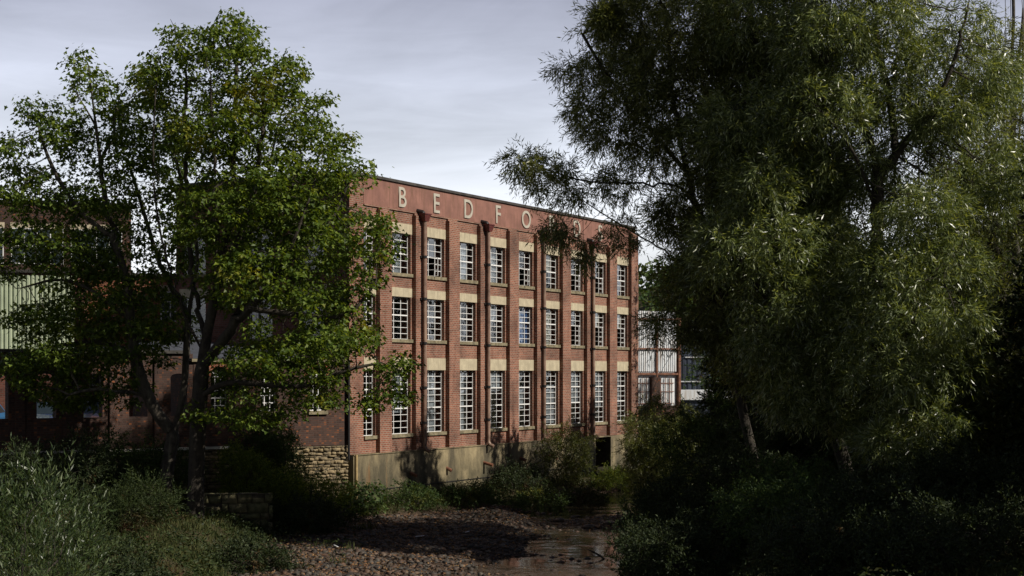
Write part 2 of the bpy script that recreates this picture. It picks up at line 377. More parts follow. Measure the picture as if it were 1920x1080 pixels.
def build_terrain():
    xs = np.concatenate([[-1500, -800, -400, -200, -120, -80, -60, -48, -40, -35], np.arange(-31, 32, .36), [34, 37, 41, 47, 56, 70, 90, 130, 200, 400, 800, 1500]])
    ys = np.concatenate([[-600, -200, -60, -20, 0, 8, 14], np.arange(18, 96, .36), [98, 101, 105, 110, 116, 124, 136, 155, 180, 230, 300, 420, 700, 1200, 2400]])
    X, Y = np.meshgrid(xs, ys); Z = gz(X, np.clip(Y, 5, 190))
    Z = Z + (np.abs(X) > 33) * 0 
    nx, ny = len(xs), len(ys)
    V = np.stack([X, Y, Z], -1).reshape(-1, 3)
    i = np.arange(nx * ny).reshape(ny, nx)
    Fc = np.stack([i[:-1, :-1], i[:-1, 1:], i[1:, 1:], i[1:, :-1]], -1).reshape(-1, 4)
    tag(npmesh('ground', V, 4, M['ground'], smooth=True, faces=Fc), 'earth river banks and gravel river bed', kind='structure')
    w = MB(); w.quad([(-9, -40, 0), (7, -40, 0), (7, 40, 0), (-9, 40, 0)]);
    w.quad([(-9, 40, 0), (7, 40, 0), (14, 76, 0), (-6, 76, 0)]); w.quad([(-6, 76, 0), (14, 76, 0), (36, 112, 0), (14, 112, 0)])
    tag(w.build('river_water', M['water']), 'shallow dark river water', kind='structure')
build_terrain()

def build_hill():
    n = 60; xs = np.linspace(-40, 190, n); ys = np.linspace(190, 420, 30)
    X, Y = np.meshgrid(xs, ys)
    Z = 2.5 + 24 * sm(190, 330, Y) * sm(-40, 45, X) * (1 + .1 * wob(X, Y, .03, 2)) + 22 * sm(60, 170, X) * sm(190, 330, Y)
    i = np.arange(X.size).reshape(X.shape)
    Fc = np.stack([i[:-1, :-1], i[:-1, 1:], i[1:, 1:], i[1:, :-1]], -1).reshape(-1, 4)
    tag(npmesh('hill', np.stack([X, Y, Z], -1).reshape(-1, 3), 4, M['ground'], smooth=True, faces=Fc), 'wooded hillside rising behind the yard', kind='structure')
    k = 90000
    cx = rng.uniform(-38, 188, 900); cyy = rng.uniform(195, 335, 900)
    cz = 2.5 + 24 * sm(190, 330, cyy) * sm(-40, 45, cx) + 22 * sm(60, 170, cx) * sm(190, 330, cyy)
    cr = rng.uniform(2.5, 5, 900); idx = rng.integers(0, 900, k)
    d = rng.normal(size=(k, 3)); d /= np.linalg.norm(d, axis=1)[:, None]; d[:, 2] = np.abs(d[:, 2])
    p = np.stack([cx, cyy, cz + 1], -1)[idx] + d * cr[idx][:, None] * rng.uniform(.8, 1.05, k)[:, None]
    tag(leaf_quads('distant_wood', p, rng.normal(size=(k, 3)), rng.uniform(.6, 1.1, k), .8, M['shrub']), 'distant wood covering the hillside', 'wood', kind='stuff')


def unit(v): return v / np.maximum(np.linalg.norm(v, axis=-1, keepdims=True), 1e-9)

def leaf_quads(name, p, d, l, wratio, m, parent=None, normal=None, build=True):
    """one diamond leaf per point: base p, direction d, length l"""
    d = unit(d); n = len(p)
    nr = rng.normal(size=(n, 3)) if normal is None else normal
    s = unit(np.cross(d, nr)); l = np.asarray(l)[:, None] * np.ones((n, 1)); w = l * wratio * .5
    up = np.cross(s, d) * l * .08
    v = np.stack([p, p + d * l * .42 + s * w - up, p + d * l, p + d * l * .42 - s * w - up], 1).reshape(-1, 3)
    if not build: return v
    return npmesh(name, v, 4, m, parent)


def maple_leaves(name, p, d, nrm, l, m, parent=None):
    n = len(p); d = unit(d); s = unit(np.cross(d, nrm)); up = unit(np.cross(s, d)); l = l[:, None]
    def pt(a, b, c): return p + d * l * a + s * l * b + up * l * c
    b0 = pt(0, 0, 0); t = pt(1, 0, -.08)
    v = np.stack([b0, pt(.12, .5, .10), pt(.42, .26, .05), pt(.62, .50, .04), t,  pt(.62, -.50, .04), pt(.42, -.26, .05), pt(.12, -.5, .10)], 1).reshape(-1, 3)
    i = np.arange(n)[:, None] * 8
    f = np.concatenate([i + np.array([[0, 1, 2, 4]]), i + np.array([[0, 4, 6, 7]]), i + np.array([[2, 3, 4, 4]])[:, :4]], 0)[:2 * n]
    tri = None
    return npmesh(name, v, 4, m, parent, faces=f)
# ------------------------------------------------------------------ trees: space colonisation
def skeleton(guides, attr, step=.38, infl=2.6, kill=.5, iters=130, wig=.05):
    pos, par = [], []
    for g in guides:
        g = [np.array(q, float) for q in g]
        if len(g) > 3:
            for _ in range(2): g = [g[0]] + [w for p, q in zip(g[:-1], g[1:]) for w in (p * .75 + q * .25, p * .25 + q * .75)] + [g[-1]]
        if pos:
            d = np.linalg.norm(np.array(pos) - g[0], axis=1); cur = int(np.argmin(d)); g[0] = pos[cur]
        else:
            pos.append(g[0]); par.append(-1); cur = 0
        for a, b in zip(g[:-1], g[1:]):
            k = max(1, int(round(np.linalg.norm(b - a) / step))); ph = rng.normal(size=3) * wig
            for i in range(1, k + 1):
                t = i / k
                q = a * (1 - t) + b * t + (ph * math.sin(math.pi * t) * 2 if k > 1 else 0)
                pos.append(q); par.append(cur); cur = len(pos) - 1
    pos = [np.array(p) for p in pos]
    Pn = np.array(pos); At = attr.copy()
    D = np.full(len(At), 1e9); I = np.zeros(len(At), int)
    def upd(new, off):
        nonlocal D, I
        if not len(At): return
        for j in range(0, len(new), 400):
            dd = np.linalg.norm(At[:, None] - new[None, j:j + 400], axis=2); k = dd.argmin(1); m = dd[np.arange(len(At)), k]
            b = m < D; D[b] = m[b]; I[b] = k[b] + off + j
    upd(Pn, 0); par = list(par); allp = Pn
    for it in range(iters):
        keep = D > kill; At = At[keep]; D = D[keep]; I = I[keep]
        if len(At) == 0: break
        act = D < infl
        if not act.any():
            act = D <= D.min() + .5
        v = unit(At[act] - allp[I[act]]); ids, inv = np.unique(I[act], return_inverse=True)
        S = np.zeros((len(ids), 3)); np.add.at(S, inv, v)
        S = unit(unit(S) + rng.normal(size=S.shape) * .16)
        new = allp[ids] + S * step
        off = len(allp); allp = np.vstack([allp, new]); par += list(ids); upd(new, off)
        if len(allp) > 14000: break
    return allp, np.array(par)


def tree_mesh(root, name, pos, par, Rt, tip, m, sides=7, flare=.3):
    n = len(pos); raw = np.zeros(n); dist = np.zeros(n)
    for i in range(n - 1, 0, -1):
        if raw[i] == 0: raw[i] = 1
        raw[par[i]] += raw[i]; dist[par[i]] = max(dist[par[i]], dist[i] + 1)
    raw[raw == 0] = 1
    r = raw ** (1 / 2.25); r = tip + (r - 1) * (Rt - tip) / max(r[0] - 1, 1e-6)
    h = pos[:, 2] - pos[0, 2]; r = r * (1 + flare * np.exp(-np.maximum(h, 0) / .5) * (r > .4 * Rt))
    d = np.zeros_like(pos); d[1:] = unit(pos[1:] - pos[par[1:]]); 
    main = np.full(n, -1)
    for i in range(1, n):
        p = par[i]
        if main[p] < 0 or raw[i] > raw[main[p]]: main[p] = i
    d[0] = d[main[0]] if main[0] > 0 else (0, 0, 1)
    idx = np.arange(1, n); p = par[idx]; ism = main[p] == idx
    r0 = np.where(ism, r[p], np.minimum(r[idx] * 1.25, r[p])); d0 = np.where(ism[:, None], d[p], d[idx])
    ref = np.array([.31, 1, .23]); th = np.arange(sides) * 2 * math.pi / sides
    def ring(c, dd, rr):
        a = unit(np.cross(dd, ref)); b = np.cross(dd, a)
        return c[:, None] + rr[:, None, None] * (a[:, None] * np.cos(th)[None, :, None] + b[:, None] * np.sin(th)[None, :, None])
    Rg0 = ring(pos[p], d0, r0); Rg1 = ring(pos[idx], d[idx], r[idx])
    k = n - 1; V = np.concatenate([Rg0, Rg1], 1).reshape(-1, 3)
    b = np.arange(k)[:, None, None] * 2 * sides; j = np.arange(sides)[None, :, None]; j2 = (j + 1) % sides
    Fc = np.concatenate([b + j, b + j2, b + sides + j2, b + sides + j], 2).reshape(-1, 4)
    npmesh(name, V, 4, m, root, smooth=True, faces=Fc)
    return r, dist, d


def blobs(lst, Y, n, depth=3.6, shell=.55):
    """attraction points in ellipsoids; each (px,py,rx,ry[,dY,density])"""
    out = []; w = np.array([b[2] * b[3] * (b[5] if len(b) > 5 else 1) for b in lst], float); w /= w.sum()
    for b, f in zip(lst, w):
        k = max(3, int(n * f)); c = P(b[0], b[1], Y); dy = b[4] if len(b) > 4 else 0
        rx, rz = b[2] / F * Y, b[3] / F * Y; ry = min(depth, (rx + rz) * .75 + .6)
        q = unit(rng.normal(size=(k, 3))) * (rng.uniform(0, 1, k) ** shell)[:, None]
        out.append(q * [rx, ry, rz] + [c.x, c.y + dy, c.z])
    return np.vstack(out)


def shoots(pos, d, sel, per, nleaf, slen, llen, wr, droop, spread, m, parent, outw=.6):
    o = np.repeat(pos[sel], per, 0); bd = np.repeat(d[sel], per, 0); n = len(o)
    sdir = unit(bd * outw + rng.normal(size=(n, 3)) * spread + [0, 0, -droop]); L = rng.uniform(*slen, n)
    t = (np.arange(nleaf) + .6) / nleaf
    p = o[:, None] + sdir[:, None] * (L[:, None] * t[None])[..., None]; p[..., 2] -= (t ** 2 * droop * .5)[None] * L[:, None]
    perp = unit(np.cross(sdir, rng.normal(size=(n, 3)))); perp2 = np.cross(sdir, perp)
    az = np.arange(nleaf) * 2.4
    side = perp[:, None] * np.cos(az)[None, :, None] + perp2[:, None] * np.sin(az)[None, :, None]
    ld = unit(sdir[:, None] * .85 + side * .6 + [0, 0, -droop * .6] + rng.normal(size=(n, nleaf, 3)) * .12)
    nl = n * nleaf; l = rng.uniform(*llen, nl)
    leaf_quads('leaves', p.reshape(-1, 3) + rng.normal(size=(nl, 3)) * .015, ld.reshape(-1, 3), l, wr, m, parent)


def make_tree(name, label, cat, base, guides, attr, Rt, m_bark, m_leaf, kind, group=None, tip=.006, step=.38, kill=.5,
              per=3, nleaf=12, slen=(.4, .8), llen=(.09, .15), wr=.22, droop=.5, spread=.5, reach=3, sides=7, thin=1.0, iters=130):
    root = thing(name, base, 0, label, cat, group); b = np.array(base)
    pos, par = skeleton(guides, attr, step=step, kill=kill, iters=iters)
    pos = pos - b
    r, dist, d = tree_mesh(root, 'trunk', pos, par, Rt, tip, m_bark, sides)
    sel = np.where((dist <= reach) & (np.arange(len(pos)) > 3))[0]
    if thin < 1: sel = sel[rng.uniform(size=len(sel)) < thin]
    if kind == 'maple':
        n = len(sel) * per; o = np.repeat(pos[sel], per, 0)
        off = rng.normal(size=(n, 3)) * [.20, .20, .12]; p = o + off
        dd = unit(off * [1, 1, .3]) + [0, 0, -.55] + rng.normal(size=(n, 3)) * .25
        nr = np.array([0, 0, 1.0]) + rng.normal(size=(n, 3)) * .55
        maple_leaves('leaves', p, dd, nr, rng.uniform(*llen, n), m_leaf, root)
    else:
        shoots(pos, d, sel, per, nleaf, slen, llen, wr, droop, spread, m_leaf, root)
    print(name, 'nodes', len(pos), 'sel', len(sel))
    return root

GP = lambda Y, pts: [tuple(P(q[0], q[1], Y + (q[2] if len(q) > 2 else 0))) for q in pts]
build_hill()
# ------------------------------------------------------------------ factory
def wall_open(mb, x0, x1, z0, z1, y, depth, ops, ax='x'):
    """wall face in plane y with rectangular/arched openings (xa,xb,za,zb,arch) and reveals running inward by depth"""
    def pt(a, yy, z): return (a, yy, z) if ax == 'x' else (yy, a, z)
    xs = {x0, x1}
    for o in ops:
        xs |= {o[0], o[1]}
        if o[4]:
            for i in range(1, 10): xs.add(o[0] + (o[1] - o[0]) * i / 10)
    xs = sorted(xs)
    def top(o, x):
        if not o[4]: return o[3]
        c = (o[0] + o[1]) / 2; hw = (o[1] - o[0]) / 2; return o[3] - o[4] + o[4] * math.sqrt(max(0, 1 - ((x - c) / hw) ** 2))
    for a, b in zip(xs[:-1], xs[1:]):
        cov = sorted([o for o in ops if o[0] <= a + 1e-6 and o[1] >= b - 1e-6], key=lambda o: o[2])
        za = zb = z0
        for o in cov:
            mb.quad([pt(a, y, za), pt(b, y, zb), pt(b, y, o[2]), pt(a, y, o[2])], [(a, za), (b, zb), (b, o[2]), (a, o[2])])
            ta, tb = top(o, a), top(o, b)
            mb.quad([pt(a, y, ta), pt(b, y, tb), pt(b, y + depth, tb), pt(a, y + depth, ta)])
            za, zb = ta, tb
        mb.quad([pt(a, y, za), pt(b, y, zb), pt(b, y, z1), pt(a, y, z1)], [(a, za), (b, zb), (b, z1), (a, z1)])
    for o in ops:
        for x in (o[0], o[1]):
            zt = o[3] - o[4]
            mb.quad([pt(x, y, o[2]), pt(x, y + depth, o[2]), pt(x, y + depth, zt), pt(x, y, zt)], [(0, o[2]), (depth, o[2]), (depth, zt), (0, zt)])
        mb.quad([pt(o[0], y, o[2]), pt(o[1], y, o[2]), pt(o[1], y + depth, o[2]), pt(o[0], y + depth, o[2])])


def window_parts(w, h, cols, rows, transoms, ajar=False):
    """multi-paned steel window, origin bottom left, face at y=0 going inward +y"""
    fr = MB(); t = .035
    fr.box(0, t, 0, .05, 0, h); fr.box(w - t, w, 0, .05, 0, h); fr.box(t, w - t, 0, .05, 0, t); fr.box(t, w - t, 0, .05, h - t, h)
    xs = [w * i / cols for i in range(1, cols)]
    for x in xs: fr.box(x - .016, x + .016, .004, .04, t, h - t)
    for r in range(1, rows):
        z = h * r / rows; th = .026 if r in transoms else .0105; yy = -.004 if r in transoms else .008
        e = [t] + [q for x in xs for q in (x - .016, x + .016)] + [w - t]
        if r in transoms: fr.box(t, w - t, yy, .002, z - th, z + th)
        for ci, (a, b) in enumerate(zip(e[::2], e[1::2])):
            if not (ajar and ci == 1 and r < transoms[0]): fr.box(a, b, .008, .034, z - th, z + th)
    if ajar:                                        # centre casement swung outward
        z1 = h * transoms[0] / rows - .02; xa, xb = xs[0] + .016, xs[1] - .016; dx, dy = .12, -.40
        for k in range(transoms[0] + 1):
            z = t + (z1 - t) * k / transoms[0]; p, q = (xa, .0), (xa + dx, dy)
            fr.quad([(p[0], p[1], z - .012), (q[0], q[1], z - .012), (q[0], q[1], z + .012), (p[0], p[1], z + .012)])
            fr.quad([(p[0] + .02, p[1], z + .012), (q[0] + .02, q[1], z + .012), (q[0] + .02, q[1], z - .012), (p[0] + .02, p[1], z - .012)])
        fr.box(xa + dx, xa + dx + .03, dy, dy + .03, t, z1)
    return fr


def add_windows(root, spec, col_meshes):
    pass

ROT2 = math.atan2(E2[1], E2[0]); ROT1 = math.atan2(E1[1], E1[0])
def build_factory():
    f = thing('factory_building', (A2[0], A2[1], 0), ROT2, 'three storey red brick factory with tall multi-paned windows and a BEDFORDS parapet sign', 'factory')
    zb, zt = 2.48, 13.78; PW = .88
    ctr = [3.67 + 2.7 * i for i in range(9)]
    floors = [(9.98, 11.68, 12.10, 6, (3,)), (7.20, 9.00, 9.38, 7, (4,)), (3.20, 5.91, 6.43, 10, (4, 7))]
    # front wall
    ops = []
    for (z0, z1, zl, rows, tr) in floors:
        for c in ctr: ops.append((c - .8, c + .8, z0, z1, 0))
        ops.append((.98, 1.84, z0, z1, 0))
    mb = MB(); wall_open(mb, 0, 27.1, zb, 12.63, 0, .26, ops)
    mb.quad([(0, -.0, 12.63), (.95, 0, 12.63), (.95, 0, zt), (0, 0, zt)])
    mb.quad([(26.6, -.0, 12.63), (27.1, 0, 12.63), (27.1, 0, zt), (26.6, 0, zt)])
    mb.quad([(27.1, 0, zb), (27.1, 9.1, zb), (27.1, 9.1, zt), (27.1, 0, zt)])
    mb.quad([(0, 9.1, 0), (27.1, 9.1, 0), (27.1, 9.1, zt), (0, 9.1, zt)])
    mb.build('brick_wall', M['brick'], f)
    # side wall
    sops = []; sc = (1.9, 4.52, 8.1)
    for (z0, z1, zl, rows, tr) in floors[:2]:
        for c in sc: sops.append((c - .64, c + .64, z0, z1, 0))
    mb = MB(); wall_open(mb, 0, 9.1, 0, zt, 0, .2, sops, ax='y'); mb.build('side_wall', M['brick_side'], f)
    # pilasters
    for i in range(10):
        a = 1.88 + 2.7 * i; b = MB(); top = 12.5 if i < 9 else 13.4
        b.box(a, a + PW, -.20, -.001, zb, top); b.box(a + .05, a + PW - .05, -.10, -.001, top, top + .09)
        tag(b.build('pilaster', M['brick'], f))
    # parapet band, coping, roof
    p = MB(); p.box(.95, 26.6, -.02, .28, 12.63, zt); p.build('parapet', M['render'], f)
    b = MB(); b.box(.97, 26.58, -.06, -.021, 12.60, 12.66); b.build('string_course', M['brick'], f)
    c = MB(); c.box(-.06, 27.16, -.09, .34, zt, zt + .11); c.box(-.06, .3, .34, 9.16, zt, zt + .11); c.box(26.8, 27.16, .34, 9.16, zt, zt + .11); c.box(.3, 26.8, 8.8, 9.16, zt, zt + .11)
    c.build('coping', M['coping'], f)
    r = MB(); r.box(.28, 26.9, .3, 9.05, 13.0, 13.15); r.build('roof', M['slate'], f)
    fl = MB()
    for z in (2.55, 6.6, 9.5, 12.55): fl.box(.05, 27.05, .3, 9.05, z - .12, z + .12)
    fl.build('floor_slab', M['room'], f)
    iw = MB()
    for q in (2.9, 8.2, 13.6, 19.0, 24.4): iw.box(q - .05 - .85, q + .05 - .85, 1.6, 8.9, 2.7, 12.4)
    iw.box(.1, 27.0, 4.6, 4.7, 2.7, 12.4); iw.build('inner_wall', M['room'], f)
    # letters
    for ch, cx in zip('BEDFORDS', [3.78 + 2.69 * i for i in range(8)]):
        cu = bpy.data.curves.new('letter', 'FONT'); cu.body = ch; cu.size = 1.17; cu.extrude = .02; cu.align_x = 'CENTER'; cu.offset = .007
        to = bpy.data.objects.new('tmp', cu); C.objects.link(to); bpy.context.view_layer.update()
        me = bpy.data.meshes.new_from_object(to.evaluated_get(bpy.context.evaluated_depsgraph_get()))
        bpy.data.objects.remove(to)
        co = np.zeros(len(me.vertices) * 3, dtype=np.float32); me.vertices.foreach_get('co', co); co = co.reshape(-1, 3)
        x, y, z = co[:, 0].copy(), co[:, 1].copy(), co[:, 2].copy()
        y = (y - y.min()) / (y.max() - y.min()) * .84
        x = (x - (x.min() + x.max()) / 2) * 1.0
        me.vertices.foreach_set('co', np.stack([x, -z - .045, y], 1).astype(np.float32).ravel()); me.materials.clear(); me.materials.append(M['letter'])
        o = bpy.data.objects.new('letter', me); C.objects.link(o); o.parent = f; o.location = (cx, 0, 12.78)
        tag(o, 'cream raised letter ' + ch)
    # windows
    meshes = {}
    rc = random.Random(3)
    def win(x, y, z0, w, h, cols, rows, tr, rot, cur, ajar=False):
        key = (w, h, ajar)
        if key not in meshes:
            fr = window_parts(w, h, cols, rows, tr, ajar); o = fr.build('window', M['white'], f)
            g = MB()
            for i in range(cols):
                for j in range(rows):
                    if ajar and i == 1 and j < tr[0]: continue
                    tl = .004 * math.sin(i * 3.1 + j * 1.7 + w * 9); x0, x1 = w * i / cols, w * (i + 1) / cols; a, b = h * j / rows, h * (j + 1) / rows
                    g.quad([(x0, .021 + tl, a), (x1, .021 - tl, a), (x1, .021 - tl, b), (x0, .021 + tl, b)])
            go = g.build('glass_pane', M['glass'], o); meshes[key] = (o, go)
        else:
            s, sg = meshes[key]; o = s.copy(); C.objects.link(o); o.parent = f; go = sg.copy(); C.objects.link(go); go.parent = o
        o.location = (x, y, z0); o.rotation_euler = (0, 0, rot)
        if cur:
            cb = MB(); mat, a, b, za, zc = cur; n = 24
            for i in range(n):
                xa, xb = a + (b - a) * i / n, a + (b - a) * (i + 1) / n
                ya, yb = .09 + .02 * math.sin(i * 2.1), .09 + .02 * math.sin((i + 1) * 2.1)
                cb.quad([(xa, ya, za), (xb, yb, za), (xb, yb, zc), (xa, ya, zc)])
            cb.build('curtain', M[mat], o)
        return o
    G = {1: ('curtain', .05, 1.0, .1, 1.2), 2: ('curtain', .03, 1.2, .05, 2.65), 3: ('curtain', .05, .95, .05, 2.6), 4: ('curtain', .05, .6, 1.0, 2.6), 5: None,
         6: ('curtain', .3, 1.5, .1, 1.6), 7: ('curtain', .1, 1.5, 1.1, 2.6), 8: ('curtain', .1, 1.5, .8, 2.6), 9: ('curtain', .1, 1.1, .9, 2.6)}
    S2 = {5: ('bluecurtain', .05, 1.5, .05, 1.72), 6: ('blind', .05, 1.2, .05, 1.7), 8: ('blind', .1, 1.3, 1.1, 1.75), 9: ('blind', .1, 1.3, 1.1, 1.75), 3: ('blind', .05, .7, 1.1, 1.7), 4: ('curtain', .5, 1.2, 1.0, 1.7)}
    G.update({1: ('curtain', .05, 1.3, .9, 2.6), 4: ('curtain', .05, 1.5, 1.75, 2.66), 5: ('curtain', .05, 1.1, .9, 1.8), 6: ('curtain', .1, 1.55, .1, 2.0)})
    S3 = {1: ('curtain', .05, 1.2, .05, .9), 3: ('curtain', .3, 1.2, .05, 1.6), 4: ('curtain', .5, 1.3, .05, 1.3), 6: ('blind', .1, 1.2, .85, 1.6)}
    for fi, (z0, z1, zl, rows, tr) in enumerate(floors):
        for i in range(10):
            if i == 0: x, w, cols = .98, .86, 2
            else: x, w, cols = ctr[i - 1] - .8, 1.6, 3
            cur = (S3, S2, G)[fi].get(i)
            win(x, .15, z0, w, z1 - z0, cols, rows, tr, 0, cur, (fi, i) in ((0, 2), (0, 5), (0, 7), (0, 8), (1, 7), (1, 8), (1, 9)))
            l0 = (1.0 if i == 0 else ctr[i - 1] - .91); l1 = (1.87 if i == 0 else ctr[i - 1] + .90)
            lm = MB(); lm.box(l0 + .003, l1 - .003, -.013, .1, z1 - .002 + .002, zl); lm.build('lintel', M['lintel'], f)
            sm_ = MB(); sm_.box(l0 + .003, l1 - .003, -.075, .14, z0 - .13, z0 + .012); sm_.build('sill', M['sill'], f)
    for fi, (z0, z1, zl, rows, tr) in enumerate(floors[:2]):
        for c in sc:
            o = win(.12, c + .64, z0, 1.28, z1 - z0, 3, rows, tr, -math.pi / 2, None)
            lm = MB(); lm.box(-.013, .08, c - .8, c + .8, z1, zl); lm.build('lintel', M['lintel'], f)
            s_ = MB(); s_.box(-.06, .10, c - .72, c + .72, z0 - .12, z0 + .01); s_.build('sill', M['sill'], f)
    # rainwater pipes
    for i in (1, 3, 5, 7):
        cx = 1.88 + 2.7 * i + .48; d = MB(); y = -.33
        d.tube((cx, y, 2.62), (cx, y, 12.3), .085, 10)
        pts = [(cx, y, 2.62), (cx + .02, y - .08, 2.5), (cx + .05, y - .25, 2.42)]
        for a, b in zip(pts[:-1], pts[1:]): d.tube(a, b, .085, 10)
        o = d.build('downpipe', M['iron'], f, smooth=False)
        for z in (3.6 + .0, 5.1, 7.0, 8.9, 10.7):
            c_ = MB(); c_.tube((cx, y, z), (cx, y, z + .11), .11, 10); c_.box(cx - .17, cx + .17, y + .06, y + .125, z + .01, z + .1); c_.build('pipe_collar', M['ironblack'], o)
        hp = MB(); hb, ht = 12.28, 12.56; w0, w1 = .13, .24
        q0 = [(cx - w0, y - .12, hb), (cx + w0, y - .12, hb), (cx + w0, y + .12, hb), (cx - w0, y + .12, hb)]
        q1 = [(cx - w1, y - .18, ht), (cx + w1, y - .18, ht), (cx + w1, y + .125, ht), (cx - w1, y + .125, ht)]
        for a in range(4): hp.quad([q0[a], q0[(a + 1) % 4], q1[(a + 1) % 4], q1[a]])
        hp.quad(q0[::-1]); hp.quad(q1); hp.box(cx - w1 - .02, cx + w1 + .02, y - .2, y + .126, ht, ht + .05)
        hp.build('hopper_head', M['hopper'], o)
        ch = MB(); ch.tube((cx - .1, 0, 12.74), (cx - .1, y + .02, 12.66), .09, 8); ch.tube((cx - .1, y + .02, 12.66), (cx - .1, y - .02, 12.57), .085, 8); ch.build('outlet_spout', M['ironblack'], o)
    dp = MB(); dp.tube((-.12, -.06, 2.3), (-.12, -.06, 6.3), .05, 8); dp.build('thin_pipe', M['ironblack'], f)

    # concrete retaining wall below
    rw = thing('retaining_wall', (A2[0], A2[1], 0), ROT2, 'stained concrete river wall below the brick factory', 'retaining wall')
    mb = MB(); wall_open(mb, -.05, 29.0, -.6, 2.46, -.24, .3, [(21.7, 23.5, .2, 2.42, 0)])
    mb.quad([(-.05, -.24, 2.46), (29, -.24, 2.46), (29, 0, 2.48), (-.05, 0, 2.48)]); mb.quad([(-.05, .02, -.6), (-.05, -.24, -.6), (-.05, -.24, 2.46), (-.05, .02, 2.46)])
    mb.quad([(29, -.24, -.6), (29, .5, -.6), (29, .5, 2.46), (29, -.24, 2.46)]); mb.quad([(27.1, 0.3, 2.46), (29, 0.3, 2.46), (29, .5, 2.46), (27.1, .5, 2.46)])
    mb.box(27.1, 29, -.239, .5, 2.40, 2.459)
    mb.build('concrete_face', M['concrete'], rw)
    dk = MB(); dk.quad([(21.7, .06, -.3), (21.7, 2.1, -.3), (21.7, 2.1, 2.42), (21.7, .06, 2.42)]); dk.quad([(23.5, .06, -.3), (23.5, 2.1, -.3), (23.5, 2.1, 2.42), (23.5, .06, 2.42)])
    dk.quad([(21.7, 2.1, -.3), (23.5, 2.1, -.3), (23.5, 2.1, 2.42), (21.7, 2.1, 2.42)]); dk.quad([(21.7, .06, 2.42), (23.5, .06, 2.42), (23.5, 2.1, 2.42), (21.7, 2.1, 2.42)]); dk.build('recess', M['mortar'], rw)  # recess walls coloured dark to stand in for its deep shade
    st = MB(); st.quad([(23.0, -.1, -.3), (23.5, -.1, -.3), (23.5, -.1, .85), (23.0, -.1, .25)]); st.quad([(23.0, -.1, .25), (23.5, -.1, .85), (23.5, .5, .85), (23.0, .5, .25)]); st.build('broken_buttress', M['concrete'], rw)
    for (u, z, L) in ((4.1, 1.55, .3), (7.0, 1.62, .22), (10.2, 1.7, .45), (10.9, .9, .25), (13.6, 1.75, .3), (16.6, 1.7, .4)):
        t = MB(); t.tube((u, -.2, z), (u + .04, -.24 - L, z - .12), .075, 9); t.build('drain_pipe', M['rust'], rw)
    t = MB(); t.tube((.06, -.30, .5), (.06, -.30, 2.5), .06, 9); t.build('corner_pipe', plain('ochre_pipe', (.36, .26, .12), .8, .3, 4), rw)
    t = MB(); t.box(0.2, 21.6, -.262, -.241, .98, 1.02); t.build('cable', M['ironblack'], rw)
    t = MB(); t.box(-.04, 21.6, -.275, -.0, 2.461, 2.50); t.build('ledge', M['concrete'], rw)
build_factory()

# ------------------------------------------------------------------ river wall, annex, arcade
def rubble(name, mat, root, x0, x1, z0, z1, y, row=(.11, .2), wid=(.16, .45), dep=(.02, .10), jit=.02):
    V = []; F4 = []
    z = z0
    while z < z1 - .04:
        h = min(random.uniform(*row), z1 - z); x = x0 - random.uniform(0, .2)
        while x < x1:
            w = random.uniform(*wid); w = min(w, x1 - x + .01); g = .012
            if random.random() < .2: hh = h * random.uniform(.55, .8)
            else: hh = h - g
            d = random.uniform(*dep); xa, xb = max(x, x0) + g, x + w - g; za, zb = z + g * random.random(), z + hh
            if xb - xa > .05:
                j = lambda s=min(jit, (zb - za) * .28): random.uniform(-s, s); i = len(V); b = .022
                V += [(xa, y, za), (xb, y, za), (xb, y, zb), (xa, y, zb),
                      (xa + b + j(), y - d + j(), za + b + j()), (xb - b + j(), y - d + j(), za + b + j()), (xb - b + j(), y - d + j(), zb - b + j()), (xa + b + j(), y - d + j(), zb - b + j())]
                F4 += [(i + 4, i + 5, i + 6, i + 7), (i, i + 1, i + 5, i + 4), (i + 1, i + 2, i + 6, i + 5), (i + 2, i + 3, i + 7, i + 6), (i + 3, i, i + 4, i + 7)]
            x += w
        z += h
    return npmesh(name, np.array(V), 4, mat, root, faces=np.array(F4))

